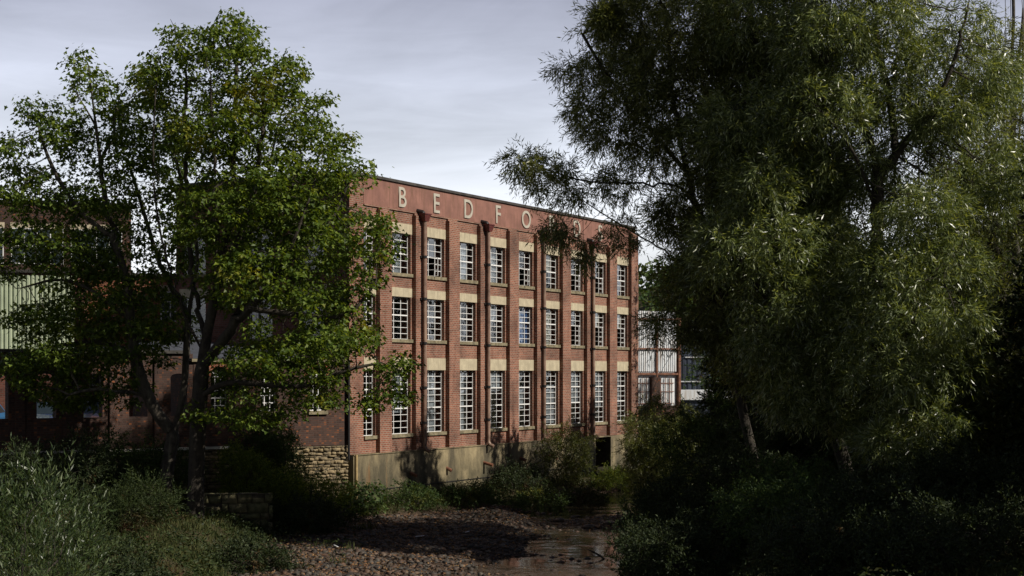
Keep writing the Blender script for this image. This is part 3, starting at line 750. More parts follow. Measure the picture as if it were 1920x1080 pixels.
def build_left():
    o3 = (A2[0], A2[1], 0)
    rw = thing('stone_wall', o3, ROT1, 'rubble stone river wall of rough yellow-brown stones left of the concrete', 'stone wall')
    MB().box(-30, -.02, .03, .55, .3, 2.88).build('mortar_core', M['mortar'], rw)
    rubble('stones', M['rubble'], rw, -14, -.06, .5, 2.88, .03, row=(.06, .17), wid=(.07, .42), dep=(.01, .12), jit=.028)
    MB().box(-14.5, -5.2, -.12, .2, 2.885, 2.98).build('coping', M['coping_pale'], rw)
    an = thing('brick_annex', o3, ROT1, 'low sooty brick annex with small arched windows and lean-to slate roof', 'annex')
    ops = [(-1.75, -1.05, 4.28, 6.0, .35), (-3.85, -3.15, 4.28, 6.0, .35), (-5.9, -5.2, 4.2, 6.0, .35)]
    mb = MB(); wall_open(mb, -6.6, -.16, 2.9, 6.2, .02, .3, ops)
    mb.quad([(-6.6, .02, 2.9), (-6.6, 6.5, 2.9), (-6.6, 6.5, 6.9), (-6.6, .02, 6.2)])
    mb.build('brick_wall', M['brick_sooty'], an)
    MB().box(-6.7, -.14, -.08, .1, 6.201, 6.31).build('cornice', M['sill'], an)
    r = MB(); r.quad([(-6.8, -.06, 6.32), (-.1, -.06, 6.32), (-3.2, 6.5, 7.1), (-6.8, 6.5, 7.1)]); r.quad([(-6.8, -.06, 6.25), (-6.8, 6.5, 7.0), (-3.2, 6.5, 7.0), (-.1, -.06, 6.25)]); r.build('roof', M['slate'], an)
    MB().box(-6.5, -.9, 1.0, 1.1, 2.95, 6.2).build('inner_wall', M['room'], an)
    for o in ops:
        w = MB(); x0, x1, z0, zt = o[0], o[1], o[2], o[3] - o[4]; c = (x0 + x1) / 2
        w.box(x0, x0 + .04, .2, .25, z0, zt); w.box(x1 - .04, x1, .2, .25, z0, zt); w.box(x0 + .04, x1 - .04, .2, .25, z0, z0 + .05)
        for x in (x0 + .235, x0 + .465): w.box(x - .015, x + .015, .2, .24, z0 + .05, zt)
        for z in (z0 + .33, z0 + .62, z0 + .92, zt - .02): w.box(x0 + .04, x1 - .04, .195, .199, z - .016, z + .016)
        for a in (35, 62, 90, 118, 145):
            rr = .33; w.tube((c + .05 * math.cos(R(a)), .215, zt + .03), (c + rr * math.cos(R(a)), .215, zt + rr * math.sin(R(a))), .018, 5)
        wo = w.build('window', M['white'], an)
        g = MB(); n = 10; top = [(c + .35 * math.cos(math.pi * i / n), .228, zt + .35 * math.sin(math.pi * i / n)) for i in range(n + 1)]
        g.quad([(x0, .228, z0), (x1, .228, z0)] + top); g.build('glass_pane', M['glass'], wo)
        MB().box(x0 - .07, x1 + .07, -.07, .14, z0 - .14, z0 + .004).build('sill', M['sill'], an)
        ar = MB(); m = 11
        for i in range(m):
            t0, t1 = math.pi * (i + .06) / m, math.pi * (i + .94) / m
            q = [(c + rr * math.cos(t), zt + rr * math.sin(t)) for t, rr in ((t0, .37), (t0, .60), (t1, .60), (t1, .37))]
            ar.quad([(a, -.004, b) for a, b in q][::-1])
        ar.build('arch_bricks', M['brick_orange'], an)
    MB().tube((-5.0, -.06, 4.5), (-5.0, -.06, 6.2), .04, 8).build('waste_pipe', M['ironblack'], an)
    # arcade wall with openings, cars beyond
    aw = thing('arcade_wall', o3, ROT1, 'dark red brick yard wall with openings showing parked cars', 'brick wall')
    ops = [(-7.5, -6.85, 4.15, 5.75, .12)] + [(-9.1 - 1.7 * i, -8.4 - 1.7 * i, 4.15, 5.75, .12) for i in range(8)]
    mb = MB(); wall_open(mb, -30, -6.62, 2.9, 6.5, .04, .4, ops)
    wall_open(mb, -30, -6.62, 2.9, 6.5, .44, -.0001, ops)
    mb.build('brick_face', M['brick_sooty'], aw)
    MB().box(-30, -6.75, -.06, .5, 6.501, 6.62).build('coping', M['coping'], aw)
    for i in range(9):
        x = -8.0 - 1.7 * i; MB().box(x - .16, x + .16, -.05, .038, 2.9, 6.35).build('pier', M['brick_sooty'], aw)
    # low terrace wall of big blocks on the bank
    tw = thing('terrace_wall', (P(432, 930, 52).x, 52.0, 0), R(10), 'low mossy stone block terrace wall beside the tree trunk', 'terrace wall')
    rubble('blocks', M['block'], tw, -1.2, 1.4, .3, 1.75, 0, row=(.18, .34), wid=(.2, .75), dep=(.02, .16), jit=.045); MB().box(-1.2, 1.3, .01, .5, .3, 1.68).build('core', M['mortar'], tw)
    t2 = thing('stone_steps', (P(560, 800, 57.5).x, 57.2, 0), ROT1, 'stone ledge with blocks half hidden by pale weeds below the rubble wall', 'stone ledge')
    rubble('blocks', M['block'], t2, -2.2, 1.6, -.1, .95, 0, row=(.16, .3), wid=(.25, .9), dep=(.03, .16), jit=.045); MB().box(-2.2, 1.6, .01, .9, -.1, .92).build('core', M['mortar'], t2)
build_left()


def back_building(name, label, cat, loc, rot, w, d, h, mat, strips=(), wins=(), z0=3.0):
    t = thing(name, loc, rot, label, cat)
    MB().box(0, w, 0, d, z0, h).build('wall', mat, t)
    MB().box(-.12, w + .12, -.12, d + .12, h + .001, h + .14).build('roof', M['coping'], t)
    for (x0, x1, za, zb, n, r) in wins:
        MB().box(x0 - .05, x1 + .05, -.025, -.001, zb + .001, zb + .3).build('lintel', M['lintel'], t)
        fr = MB(); k = .05; fr.box(x0, x0 + k, -.03, -.002, za, zb); fr.box(x1 - k, x1, -.03, -.002, za, zb); fr.box(x0 + k, x1 - k, -.03, -.002, za, za + k); fr.box(x0 + k, x1 - k, -.03, -.002, zb - k, zb)
        for i in range(1, n): x = x0 + (x1 - x0) * i / n; fr.box(x - .025, x + .025, -.028, -.002, za + k, zb - k)
        e = [x0 + k] + [q for i in range(1, n) for q in (x0 + (x1 - x0) * i / n - .025, x0 + (x1 - x0) * i / n + .025)] + [x1 - k]
        for j in range(1, r):
            z = za + (zb - za) * j / r
            for a, b in zip(e[::2], e[1::2]): fr.box(a, b, -.026, -.002, z - .025, z + .025)
        fo = fr.build('window', M['white'], t)
        MB().box(x0, x1, -.012, -.0015, za, zb).build('glass_pane', M['carglass'], fo)
    return t

def corrugated(name, mat, parent, x0, x1, z0, z1, y, pitch=.2, dep=.04, ax='x'):
    m = MB(); x = x0
    pr = [(0, 0), (.3, 0), (.42, -1), (.88, -1), (1, 0)]
    while x < x1 - 1e-6:
        for (a, da), (b, db) in zip(pr[:-1], pr[1:]):
            p = [(x + a * pitch, y + da * dep, z0), (x + b * pitch, y + db * dep, z0), (x + b * pitch, y + db * dep, z1), (x + a * pitch, y + da * dep, z1)]
            if ax == 'y': p = [(q[1], q[0], q[2]) for q in p]
            m.quad(p)
        x += pitch
    return m.build(name, mat, parent)

def build_back():
    Yb = 88; x1 = P(246, 0, Yb).x; th = R(16); w_ = 13.5
    back_building('long_brick_building', 'flat-roofed brown brick building with a strip of white windows behind the left tree', 'building',
                  (x1 - w_ * math.cos(th), Yb - w_ * math.sin(th), 0), th, w_, 9, 15.3, M['brick_sooty'], wins=[(.6 + 3.2 * i, 3.4 + 3.2 * i, 11.9, 13.9, 4, 2) for i in range(4)] + [(.8 + 3.2 * i, 2.6 + 3.2 * i, 7.3, 9.3, 3, 3) for i in range(4)])
    p = P(128, 0, 72)
    back_building('low_brick_building', 'sunlit orange brick building with a flat roof behind the maples', 'building',
                  (p.x, 71.5, 0), R(12), 5.6, 6, 10.3, M['brick_orange'], wins=[(4.3, 5.2, 8.2, 9.6, 2, 3), (1.2, 2.4, 5.2, 7.0, 3, 3)])
    g = thing('clad_shed', (P(-60, 0, 68).x, 68.0, 0), R(6), 'shed clad in pale green corrugated metal above the dark yard wall at the left edge', 'shed')
    MB().box(0, 4.6, .03, 7, 3.0, 10.2).build('wall', M['brick_side'], g)
    corrugated('cladding', M['greenclad'], g, 0, 4.5, 6.6, 10.1, -.01, .19, .07)
    MB().box(-.15, 4.75, -.15, 7.1, 10.21, 10.35).build('roof', M['coping'], g)
    # right: white corrugated building with rusty frame
    w = thing('corrugated_building', (6.6, 90.0, 0), R(30), 'white corrugated metal building with rusty frame beyond the factory end', 'shed')
    MB().box(.02, 3.66, .02, 7, 3.0, 9.3).build('wall', M['paleclad'], w)
    corrugated('cladding', M['paleclad'], w, 0, 3.6, 5.9, 9.45, -.02, .15, .06)
    corrugated('lower_cladding', M['paleclad'], w, .35, 3.35, 4.0, 5.5, -.03, .15, .05)
    fr = MB()
    fr.box(2.08, 2.17, -.2, -.12, 3.2, 9.2); fr.box(3.68, 3.84, -.2, .2, 3.1, 9.1)
    for z in (8.95, 7.2): fr.box(.0, 3.67, -.19, -.13, z, z + .08)
    fr.box(0, 3.67, -.17, -.09, 5.7, 5.82); fr.build('frame', M['rust'], w)
    bars = MB()
    for i in range(9): bars.box(.4 + .33 * i, .435 + .33 * i, -.16, -.13, 3.95, 5.55)
    for z in (4.0, 4.7, 5.2): bars.box(.35, 3.4, -.128, -.10, z, z + .035)
    bars.build('window_bars', M['rust'], w)
    MB().box(1.7, 2.3, -.25, -.01, 3.9, 5.59).box(0, 3.66, -.25, .0, 3.0, 3.9).build('brick_base', M['brick_sooty'], w)
    Yd = 108; xa = P(1276, 0, Yd).x; xb = P(1560, 0, Yd).x
    s = thing('dark_shed', (xa, Yd, 0), R(4), 'long dark blue-grey metal shed behind the riverside bushes', 'shed')
    MB().box(0, xb - xa, .03, 8, 3.0, 8.7).build('wall', M['darkclad'], s)
    corrugated('cladding', M['darkclad'], s, 0, xb - xa - .3, 3.4, 8.5, -.01, .35, .04)
    MB().box(-.2, xb - xa + .2, -.4, 8.2, 8.71, 8.95).build('roof', M['paleclad'], s)
    MB().box(.3, 2.2, -.12, -.06, 6.9, 6.97).box(0, 8, -.12, -.06, 5.2, 5.28).build('rail', M['paleclad'], s)
    MB().tube((4.9, -.15, 3.4), (4.9, -.15, 8.3), .09, 8).build('downpipe', M['greenclad'], s)
    v = thing('white_low_roof', (P(1270, 0, 96).x, 96.0, 0), R(4), 'low white flat-roofed lean-to below the dark shed', 'lean-to')
    MB().box(0, 7.5, 0, 4, 3.0, 4.15).build('wall', M['darkclad'], v); MB().box(-.1, 7.6, -.15, 4.1, 4.151, 4.75).build('roof', M['paleclad'], v)
build_back()

# ------------------------------------------------------------------ cars
def build_car(label, col, loc, rot, src=None):
    c = thing('parked_car', loc, rot, label, 'car', 'cars parked in the yard behind the brick wall')
    pm = NT('car_paint'); pm.b.inputs['Base Color'].default_value = col + (1,); pm.b.inputs['Metallic'].default_value = .4; pm.b.inputs['Roughness'].default_value = .28; pm.b.inputs['Coat Weight'].default_value = .6
    pm = pm.m
    # sections along length (y from front 0 to rear 4.2): (y, halfwidth, z low, z shoulder)
    secs = [(0, .62, .32, .62), (.12, .78, .24, .74), (.6, .86, .22, .86), (1.2, .88, .2, .95), (2.2, .89, .2, .98), (3.3, .88, .2, 1.0), (3.95, .82, .25, .98), (4.15, .66, .35, .85)]
    b = MB(); prof = lambda s: [(-s[1], s[0], s[2] + .15), (-s[1] * .96, s[0], s[2]), (s[1] * .96, s[0], s[2]), (s[1], s[0], s[2] + .15), (s[1], s[0], s[3] - .16), (s[1] * .93, s[0], s[3] - .02), (0, s[0], s[3] + .03), (-s[1] * .93, s[0], s[3] - .02), (-s[1], s[0], s[3] - .16)]
    ps = [prof(s) for s in secs]
    for p, q in zip(ps[:-1], ps[1:]):
        for i in range(9): b.quad([p[i], p[(i + 1) % 9], q[(i + 1) % 9], q[i]])
    b.quad(ps[0][::-1]); b.quad(ps[-1])
    b.build('body', pm, c)
    cab = MB(); lo = [(-.80, 1.15, .94), (.80, 1.15, .94), (.80, 3.85, .98), (-.80, 3.85, .98)]; hi = [(-.60, 1.95, 1.45), (.60, 1.95, 1.45), (.60, 3.35, 1.43), (-.60, 3.35, 1.43)]
    for i in range(4): cab.quad([lo[i], lo[(i + 1) % 4], hi[(i + 1) % 4], hi[i]])
    cab.quad(hi); cab.build('roof', pm, c)
    def pane(name, i, ins=.09):
        q = [Vector(p) for p in (lo[i], lo[(i + 1) % 4], hi[(i + 1) % 4], hi[i])]; ce = sum(q, Vector()) / 4
        n = (q[1] - q[0]).cross(q[3] - q[0]).normalized()
        if n.dot(ce - Vector((0, 2.5, 1.1))) < 0: n = -n
        a = MB(); a.quad([ce + (p - ce) * (1 - ins * 1.4) + n * .008 for p in q]); a.build(name, M['carglass'], c)
    pane('windscreen', 0); pane('side_window', 1); pane('rear_window', 2); pane('side_window', 3)
    for s in (-1, 1):
        MB().box(s * .62 - .14, s * .62 + .14, -.0 + .04, .13, .58, .70).build('headlight', M['lamp'], c)
        m = MB(); m.box(min(s * .87, s * 1.02), max(s * .87, s * 1.02), 1.35, 1.5, .95, 1.08); m.build('wing_mirror', pm, c)
        for y in (.85, 3.35):
            w = MB(); w.tube((s * .70, y, .31), (s * .895, y, .31), .31, 18); wo = w.build('wheel', M['tyre'], c)
            r = MB(); r.tube((s * .80, y, .31), (s * .905, y, .31), .2, 12); r.build('rim', M['rim'], wo)
    MB().box(-.3, .3, -.012, .0, .42, .54).build('number_plate', M['white'], c)
    return c
for (x, y, r, col, lab) in [(-15.2, 63.9, -8, (.50, .56, .66), 'pale silver car behind the yard wall, rightmost of the parked cars'),
                            (-17.35, 62.9, 6, (.42, .48, .60), 'silver blue car seen through the middle opening of the yard wall'),
                            (-19.7, 62.0, -5, (.04, .06, .14), 'dark blue car behind the yard wall, left of the silver blue one'),
                            (-21.9, 60.9, 4, (.02, .22, .50), 'bright blue car behind the yard wall at the left edge')]:
    build_car(lab, col, (x, y + .6, 3.12), R(r))

# ------------------------------------------------------------------ trees
def grd(px, Y): x = (px - 960) / F * Y; return (x, Y, g1(x, Y) - .08)

YA, YB_ = 50.0, 52.5
bA = grd(365, YA)
gA = [[bA] + GP(YA, [(367, 900), (370, 800), (377, 700), (385, 640), (402, 560), (422, 460), (436, 340), (440, 220), (444, 110)]),
      GP(YA, [(378, 690), (440, 610, -.6), (520, 520, -1.2), (560, 430, -1.6), (590, 340, -1.6)]),
      GP(YA, [(374, 745), (420, 715, -.6), (490, 720, -1.2), (570, 728, -1.6), (640, 695, -1.8), (715, 680, -1.6)]),
      GP(YA, [(385, 640), (365, 540, .8), (350, 420, 1), (345, 280, 1), (350, 150, 1)]),
      GP(YA, [(402, 560), (450, 460, 1), (500, 340, 1.4), (520, 240, 1.2)]),
      GP(YA, [(470, 580, -1), (560, 590, -1.4), (650, 600, -1.6), (705, 530, -1.4)]),
      GP(YA, [(380, 660), (330, 560, -.6), (300, 440, -1.2), (285, 330, -1.4), (290, 200, -1.2)]),
      GP(YA, [(400, 570), (410, 440, -1), (400, 300, -1.4), (395, 160, -1.2)]),
      GP(YA, [(410, 520), (470, 400, -.8), (490, 280, -1.2), (495, 150, -1.2)]),
      GP(YA, [(440, 600, -.6), (500, 470, 1.2), (560, 340, 1.6), (575, 220, 1.6)]),
      GP(YA, [(520, 520, -1.2), (610, 430, -.6), (650, 350, -.4)]),
      GP(YA, [(372, 780), (430, 780, -.4), (500, 785, -.6)])]
blA = [(340, 48, 7, 24, 0, 3), (312, 66, 6, 20, 0, 3), (392, 62, 7, 22, 0, 3), (442, 42, 20, 18, 0, 2), (556, 118, 8, 28, 0, 3), (614, 186, 7, 18, 0, 3), (655, 262, 12, 14, 0, 2), (530, 120, 20, 20), (440, 110, 62, 78), (350, 120, 75, 70, 1), (300, 150, 50, 50, .5), (505, 170, 60, 65), (555, 150, 16, 50), (570, 240, 55, 60), (610, 280, 42, 55), (640, 330, 58, 40), (450, 250, 110, 80, 0, .7),
       (540, 370, 110, 80), (440, 400, 100, 90, 0, .7), (610, 450, 75, 65), (500, 520, 120, 80), (660, 400, 28, 30), (690, 520, 34, 46, -1), (722, 455, 26, 52, -1), (600, 580, 100, 60), (655, 650, 85, 40, -1.5),
       (740, 690, 48, 40, -1.5), (765, 745, 25, 20, -1.5), (700, 755, 30, 26, -1.5), (560, 680, 100, 60, -1), (470, 680, 70, 60, .5), (470, 775, 100, 34, -.5), (600, 745, 50, 30, -1), (560, 640, 60, 40, 1)]
make_tree('maple_tree', 'tall maple with yellowing crown and single dark trunk in front of the factory side', 'tree', bA, gA, blobs(blA, YA, 11500, shell=.42), .27, M['bark_dark'], M['maple'], 'maple',
          'maples on the left bank', per=54, llen=(.06, .185), reach=1, step=.33, kill=.46, thin=.9)
bB = grd(305, YB_)
gB = [[bB] + GP(YB_, [(312, 880), (325, 812), (345, 740), (350, 640), (353, 590), (366, 520), (372, 480), (360, 410), (335, 320), (310, 230)]),
      GP(YB_, [(325, 812), (292, 775, -.2), (258, 700, -.5), (243, 600, -.7), (238, 520, -.8), (205, 430, -.8), (188, 300, -.6), (175, 200, -.5), (165, 120, -.5)]),
      GP(YB_, [(243, 600, -.7), (170, 540, -1), (110, 520, -1.2), (40, 540, -1.2)]),
      GP(YB_, [(215, 450, -.8), (140, 390, -1), (90, 300, -1), (70, 230, -1)]),
      GP(YB_, [(353, 590), (300, 500, .8), (270, 400, 1), (240, 300, 1)]),
      GP(YB_, [(195, 340, -.6), (215, 260, -.3), (222, 190, -.3)]), GP(YB_, [(180, 240, -.5), (140, 170, -.8), (130, 150, -.8)]),
      GP(YB_, [(238, 520, -.8), (130, 470, .8), (60, 430, 1.2)]), GP(YB_, [(250, 660, -.6), (180, 640, .6), (90, 650, 1)]), GP(YB_, [(100, 640, 1), (60, 690, .8)]),
      GP(YB_, [(280, 750, -.3), (220, 735, -1.2), (130, 740, -1.6)])]
blB = [(165, 150, 32, 56), (135, 260, 48, 50), (205, 250, 22, 50, 0, .4), (70, 215, 34, 30), (45, 290, 46, 50), (25, 360, 40, 35), (110, 370, 75, 60), (200, 380, 60, 70), (250, 280, 48, 90, .5, .7), (265, 170, 26, 60, .5), (310, 260, 50, 80, 1, .8),
       (60, 460, 70, 45), (150, 480, 90, 60), (130, 590, 70, 50), (215, 560, 80, 60), (150, 660, 110, 45), (250, 650, 60, 60), (310, 600, 50, 60), (330, 470, 30, 50, .8, .7), (60, 690, 60, 40), (130, 735, 70, 40), (230, 730, 60, 40), (290, 540, 40, 40), (292, 350, 40, 50, .5, .6), (280, 450, 34, 50, .5, .45), (60, 600, 55, 36, 0, .6), (10, 500, 30, 30), (215, 200, 26, 46, 0), (245, 250, 30, 60, 0), (225, 320, 40, 40, 0)]
make_tree('maple_tree', 'forked maple with pale bark and thinner crown at the left edge', 'tree', bB, gB, blobs(blB, YB_, 9000, shell=.42), .24, M['bark'], M['maple2'], 'maple',
          'maples on the left bank', per=54, llen=(.06, .185), reach=1, step=.33, kill=.46, thin=.9)

# willows on the right bank
YW = 50.0
b1 = grd(1430, YW)
g_1 = [[b1] + GP(YW, [(1412, 850), (1390, 765), (1383, 690), (1368, 600), (1338, 470), (1290, 340), (1268, 200), (1250, 60), (1240, -60)]),
       GP(YW, [(1368, 600), (1290, 500, .5), (1194, 439, 1), (1120, 395, 1.2), (1050, 345, 1.2)]),
       GP(YW, [(1300, 370), (1260, 340, -.6), (1113, 346, -1), (1030, 320, -1.2), (965, 300, -1.2)]),
       GP(YW, [(1350, 540), (1290, 620, -.5), (1235, 700, -.8), (1215, 760, -1)]),
       GP(YW, [(1285, 320), (1200, 220, -.4), (1130, 130, -.6), (1090, 60, -.6)]),
       GP(YW, [(1345, 500), (1400, 380, .5), (1420, 240, .8), (1430, 80, .8)])]
bl1 = [(1150, 55, 60, 55), (1210, 20, 80, 60), (1120, 130, 55, 45), (1055, 128, 22, 12), (1190, 160, 100, 75), (1100, 210, 46, 34), (1150, 250, 60, 30), (1290, 90, 120, 110), (1260, 250, 110, 70), (1250, -60, 120, 70),
       (1010, 325, 62, 34, -1, .7), (965, 300, 18, 14, -1), (1070, 365, 60, 30, -.5, .35), (1045, 425, 45, 26, 0, .5), (1150, 340, 60, 30, 0, .5), (1100, 465, 30, 34, 0, .35), (1160, 430, 40, 34, 0, .25), (1260, 400, 55, 45), (1290, 510, 60, 60), (1330, 380, 100, 90), (1390, 300, 100, 120), (1400, 150, 110, 120),
       (1380, 500, 90, 80), (1400, 620, 90, 70), (1340, 590, 60, 50), (1240, 610, 36, 50, -.8, .3), (1410, 700, 70, 34), (1480, 420, 90, 100, 1)]
WK = dict(step=.31, kill=.35, per=8, nleaf=10, slen=(.35, .8), llen=(.14, .25), wr=.155, droop=.38, spread=.55, reach=2)
make_tree('willow_tree', 'broad willow leaning left with one long bough reaching over the factory parapet', 'tree', b1, g_1, blobs(bl1, YW, 13000, shell=.5), .16, M['bark_dark'], M['willow2'], 'willow',
          'willows on the right bank', **WK)
YV = 45.0
b2 = grd(1640, YV)
g_2 = [[b2] + GP(YV, [(1640, 850), (1638, 720), (1640, 600), (1642, 450), (1648, 335), (1630, 250), (1590, 190), (1540, 100), (1500, 0)]),
       GP(YV, [(1648, 330), (1680, 295, -.3), (1710, 250, -.6), (1755, 200, -.8), (1800, 90, -1), (1825, -40, -1)]),
       GP(YV, [(1680, 295, -.3), (1672, 200, .4), (1640, 60, .5), (1630, -80, .5)]),
       GP(YV, [(1644, 400), (1610, 300, -.8), (1570, 240, -1.2), (1530, 200, -1.4)]),
       GP(YV, [(1640, 640), (1690, 560, -1.2), (1740, 520, -1.8)])]
bl2 = [(1560, 60, 110, 80), (1650, 30, 80, 80), (1700, 120, 55, 60), (1800, 60, 50, 60), (1830, 150, 80, 60), (1600, -80, 150, 60), (1640, 170, 110, 60, 1, .7), (1760, 220, 90, 60), (1540, 200, 100, 70), (1600, 300, 110, 60, 1.5),
       (1740, 320, 80, 50, 1), (1700, 400, 80, 50, -1.5), (1730, 500, 90, 60, -1.5), (1700, 600, 110, 70, -2), (1650, 690, 100, 55, -2), (1750, 680, 70, 50, -1.5), (1690, 770, 80, 34, -2), (1590, 620, 60, 50, -1), (1850, 330, 70, 70, 0), (1660, 810, 90, 34, -2), (1640, 520, 70, 70, -1.5), (1640, 330, 60, 50, 1.5)]
make_tree('willow_tree', 'tall willow with a dark Y-shaped fork in front of the other right bank trees', 'tree', b2, g_2, blobs(bl2, YV, 14000, shell=.5, depth=2.6), .23, M['bark_dark'], M['willow'], 'willow',
          'willows on the right bank', **WK)
YU = 47.5
b3 = grd(1602, YU)
g_3 = [[b3] + GP(YU, [(1580, 850), (1540, 750), (1505, 650), (1460, 520), (1430, 380), (1420, 220), (1410, 60), (1400, -60)]),
       GP(YU, [(1505, 650), (1560, 560, .5), (1580, 440, 1)]), GP(YU, [(1480, 580), (1400, 520, -1.4), (1370, 460, -1.8)])]
bl3 = [(1420, 40, 110, 80), (1480, 150, 90, 80), (1420, 250, 90, 80, -1), (1500, 330, 90, 80), (1400, 370, 70, 60, -2), (1420, 470, 90, 70, -2), (1500, 480, 100, 80, -1), (1460, 570, 100, 60, -2), (1560, 560, 70, 60), (1500, 660, 90, 50, -1.5), (1580, 700, 70, 50, -1),
       (1460, 710, 50, 60, -1.5), (1540, 760, 50, 34, -1.5), (1400, -70, 150, 70), (1420, 640, 60, 40, -2), (1490, 740, 70, 45, -1.5), (1600, 760, 80, 45, -1), (1550, 640, 60, 60, -1), (1340, 470, 60, 60, -2), (1350, 250, 60, 60, -1)]
make_tree('willow_tree', 'sunlit drooping willow with slanting trunk left of the forked willow', 'tree', b3, g_3, blobs(bl3, YU, 15000, shell=.5, depth=2.6), .21, M['bark_dark'], M['willow'], 'willow',
          'willows on the right bank', **WK)
b4 = grd(1885, 53)
g_4 = [[b4] + GP(53, [(1880, 850), (1870, 700), (1875, 500), (1860, 300), (1870, 100), (1860, 20)])]
bl4 = [(1870, 120, 60, 90), (1850, 260, 90, 90), (1900, 400, 100, 100), (1820, 430, 80, 80), (1850, 580, 110, 90), (1900, 700, 90, 80), (1800, 720, 80, 60), (1960, 250, 80, 150), (1990, 550, 80, 150), (1850, 830, 100, 50)]
make_tree('willow_tree', 'shaded willow at the right edge with bare twigs on top', 'tree', b4, g_4, blobs(bl4, 53, 6000), .22, M['bark_dark'], M['willow2'], 'willow',
          'willows on the right bank', **dict(WK, per=4))

def bush(name, label, cat, px, Y, w, h, mat, n=260, group=None, kind='willow', dx=0, **kw):
    """multi-stemmed bush w metres wide, h metres high"""
    b = grd(px, Y); b = (b[0], b[1], b[2]); B = np.array(b)
    q = unit(rng.normal(size=(n, 3))) * (rng.uniform(0, 1, n) ** .5)[:, None]
    a = q * [w / 2, min(w, 3.4) / 2, h * .5] + B + [dx, 0, h * .52]
    a[:, 2] += .22 * h * np.sin(a[:, 0] * 2.1 + Y) * np.cos(a[:, 1] * 1.7)
    a = a[a[:, 2] > B[2] + .1]; a = np.vstack([a, a + rng.normal(size=a.shape) * .12, a + rng.normal(size=a.shape) * .2])
    gs = [[tuple(B)] + [tuple(B + [0, 0, .12])]] + [[tuple(B), tuple(B + [w * .22 * math.cos(t), .3 * math.sin(t), h * .45])] for t in (0.3, 1.6, 2.8, 4.0, 5.2)]
    k = dict(step=.2, kill=.2, per=6, nleaf=9, slen=(.2, .45), llen=(.06, .11), wr=.42, droop=.1, spread=.6, reach=3, sides=4, tip=.004, iters=60); k.update(kw)
    return make_tree(name, label, cat, b, gs, a, .04 + .01 * h, M['bark_dark'], mat, kind, group, **k)

RG = 'bushes along the right bank'
OS = dict(nleaf=14, llen=(.10, .17), wr=.2, droop=.25, slen=(.35, .7))
bush('willow_bush', 'leafy willow bush hanging over the river beside the concrete recess', 'bush', 1238, 67, 3.4, 4.6, M['willow2'], 420, RG, **dict(OS, per=4))
bush('bush', 'sunlit green bush in front of the rusty framed building', 'bush', 1335, 70, 6.5, 4.6, M['shrub'], 600, RG)
bush('bush', 'dark bush on the bank just left of the slender leaning trunk', 'bush', 1345, 60, 5.5, 3.1, M['shrub'], 450, RG)
bush('bush', 'dark tall bush behind the two thick willow trunks', 'bush', 1560, 62, 8.5, 6.0, M['dark'], 700, RG)
bush('bush', 'dark bush between the thick trunks and the right edge', 'bush', 1760, 55, 7.5, 5.2, M['willow2'], 700, RG, **OS)
bush('bush', 'dark bush filling the lower right edge under the shaded willow', 'bush', 1890, 44, 4.5, 4.0, M['willow2'], 450, RG, **OS)
bush('bush', 'small dark bush under the leaning willow', 'bush', 1480, 56, 5.0, 3.4, M['dark'], 380, RG)
bush('bramble_bush', 'low dark bramble hanging over the river at the lower right', 'bush', 1290, 46, 3.6, 1.7, M['dark'], 330, RG)
bush('bramble_bush', 'low bramble mound at the bottom edge near the water', 'bush', 1310, 38.5, 3.4, 1.6, M['dark'], 330, RG)
bush('bramble_bush', 'wide bramble patch with yellowing leaves at the bottom right corner', 'bush', 1830, 40, 4.2, 1.7, M['dark'], 360, RG)
for j, (px, Y, w, h, lab) in enumerate([(1235, 50.5, 2.4, 1.7, 'dark bush leaning over the water on the right bank'), (1390, 49, 3.4, 2.0, 'dark bush in front of the slender leaning willow trunk'),
        (1500, 44, 3.2, 1.7, 'dark bush in front of the slanting willow trunk'), (1690, 42, 3.2, 1.6, 'dark bush in front of the forked willow trunk'), (1460, 38, 3.0, 1.5, 'dark bush near the bottom edge below the slanting trunk'),
        (1640, 36, 3.0, 1.5, 'dark bush at the bottom edge below the forked willow'), (1780, 46, 3.4, 2.6, 'dark bush between forked willow and shaded willow'), (1220, 42.5, 2.0, 1.5, 'dark bush drooping into the river at the bottom edge'), (1545, 32.5, 3.0, 1.1, 'low dark bush cut by the bottom edge under the slanting willow'), (1700, 31.5, 3.0, 1.1, 'low dark bush cut by the bottom edge under the forked willow'), (1860, 33.5, 3.2, 1.3, 'low dark bush at the bottom right corner')]):
    bush('undergrowth_bush', lab, 'bush', px, Y, w, h, M['dark'] if j % 2 or j > 7 else M['shrub'], 300, RG, per=5)
bush('tall_tree', 'dense dark tree beyond the dark shed behind the willows', 'tree', 1520, 84, 15, 17, M['dark'], 1500, RG, step=.6, kill=.8, slen=(.5, .9), llen=(.14, .24), per=5)
bush('tall_tree', 'dense dark tree closing the view at the far right', 'tree', 1800, 68, 11, 15, M['dark'], 1400, RG, step=.5, kill=.7, slen=(.5, .9), llen=(.12, .2), per=5)
bush('tall_tree', 'dense dark tree beside the corrugated building beyond the bushes', 'tree', 1400, 100, 9, 9, M['shrub'], 700, RG, step=.5, kill=.7, slen=(.4, .8), llen=(.14, .22), per=5)
TT = dict(step=.45, kill=.5, slen=(.4, .8), llen=(.13, .22), per=9, nleaf=11, wr=.5)  # alders put in as shadow casters; those past the right edge stay unseen
bush('shade_alder', 'tall alder behind the slanting willow on the right bank, nearest the river', 'tree', 1467, 60, 6, 13.4, M['dark'], 1100, RG, **TT)
bush('shade_alder', 'tall alder on the right bank hidden behind the forked willow', 'tree', 1505, 67, 6.5, 11.8, M['dark'], 1100, RG, **TT)
bush('shade_alder', 'shorter alder on the right bank beyond the other alders', 'tree', 1560, 75, 7, 10.8, M['dark'], 1100, RG, **TT)
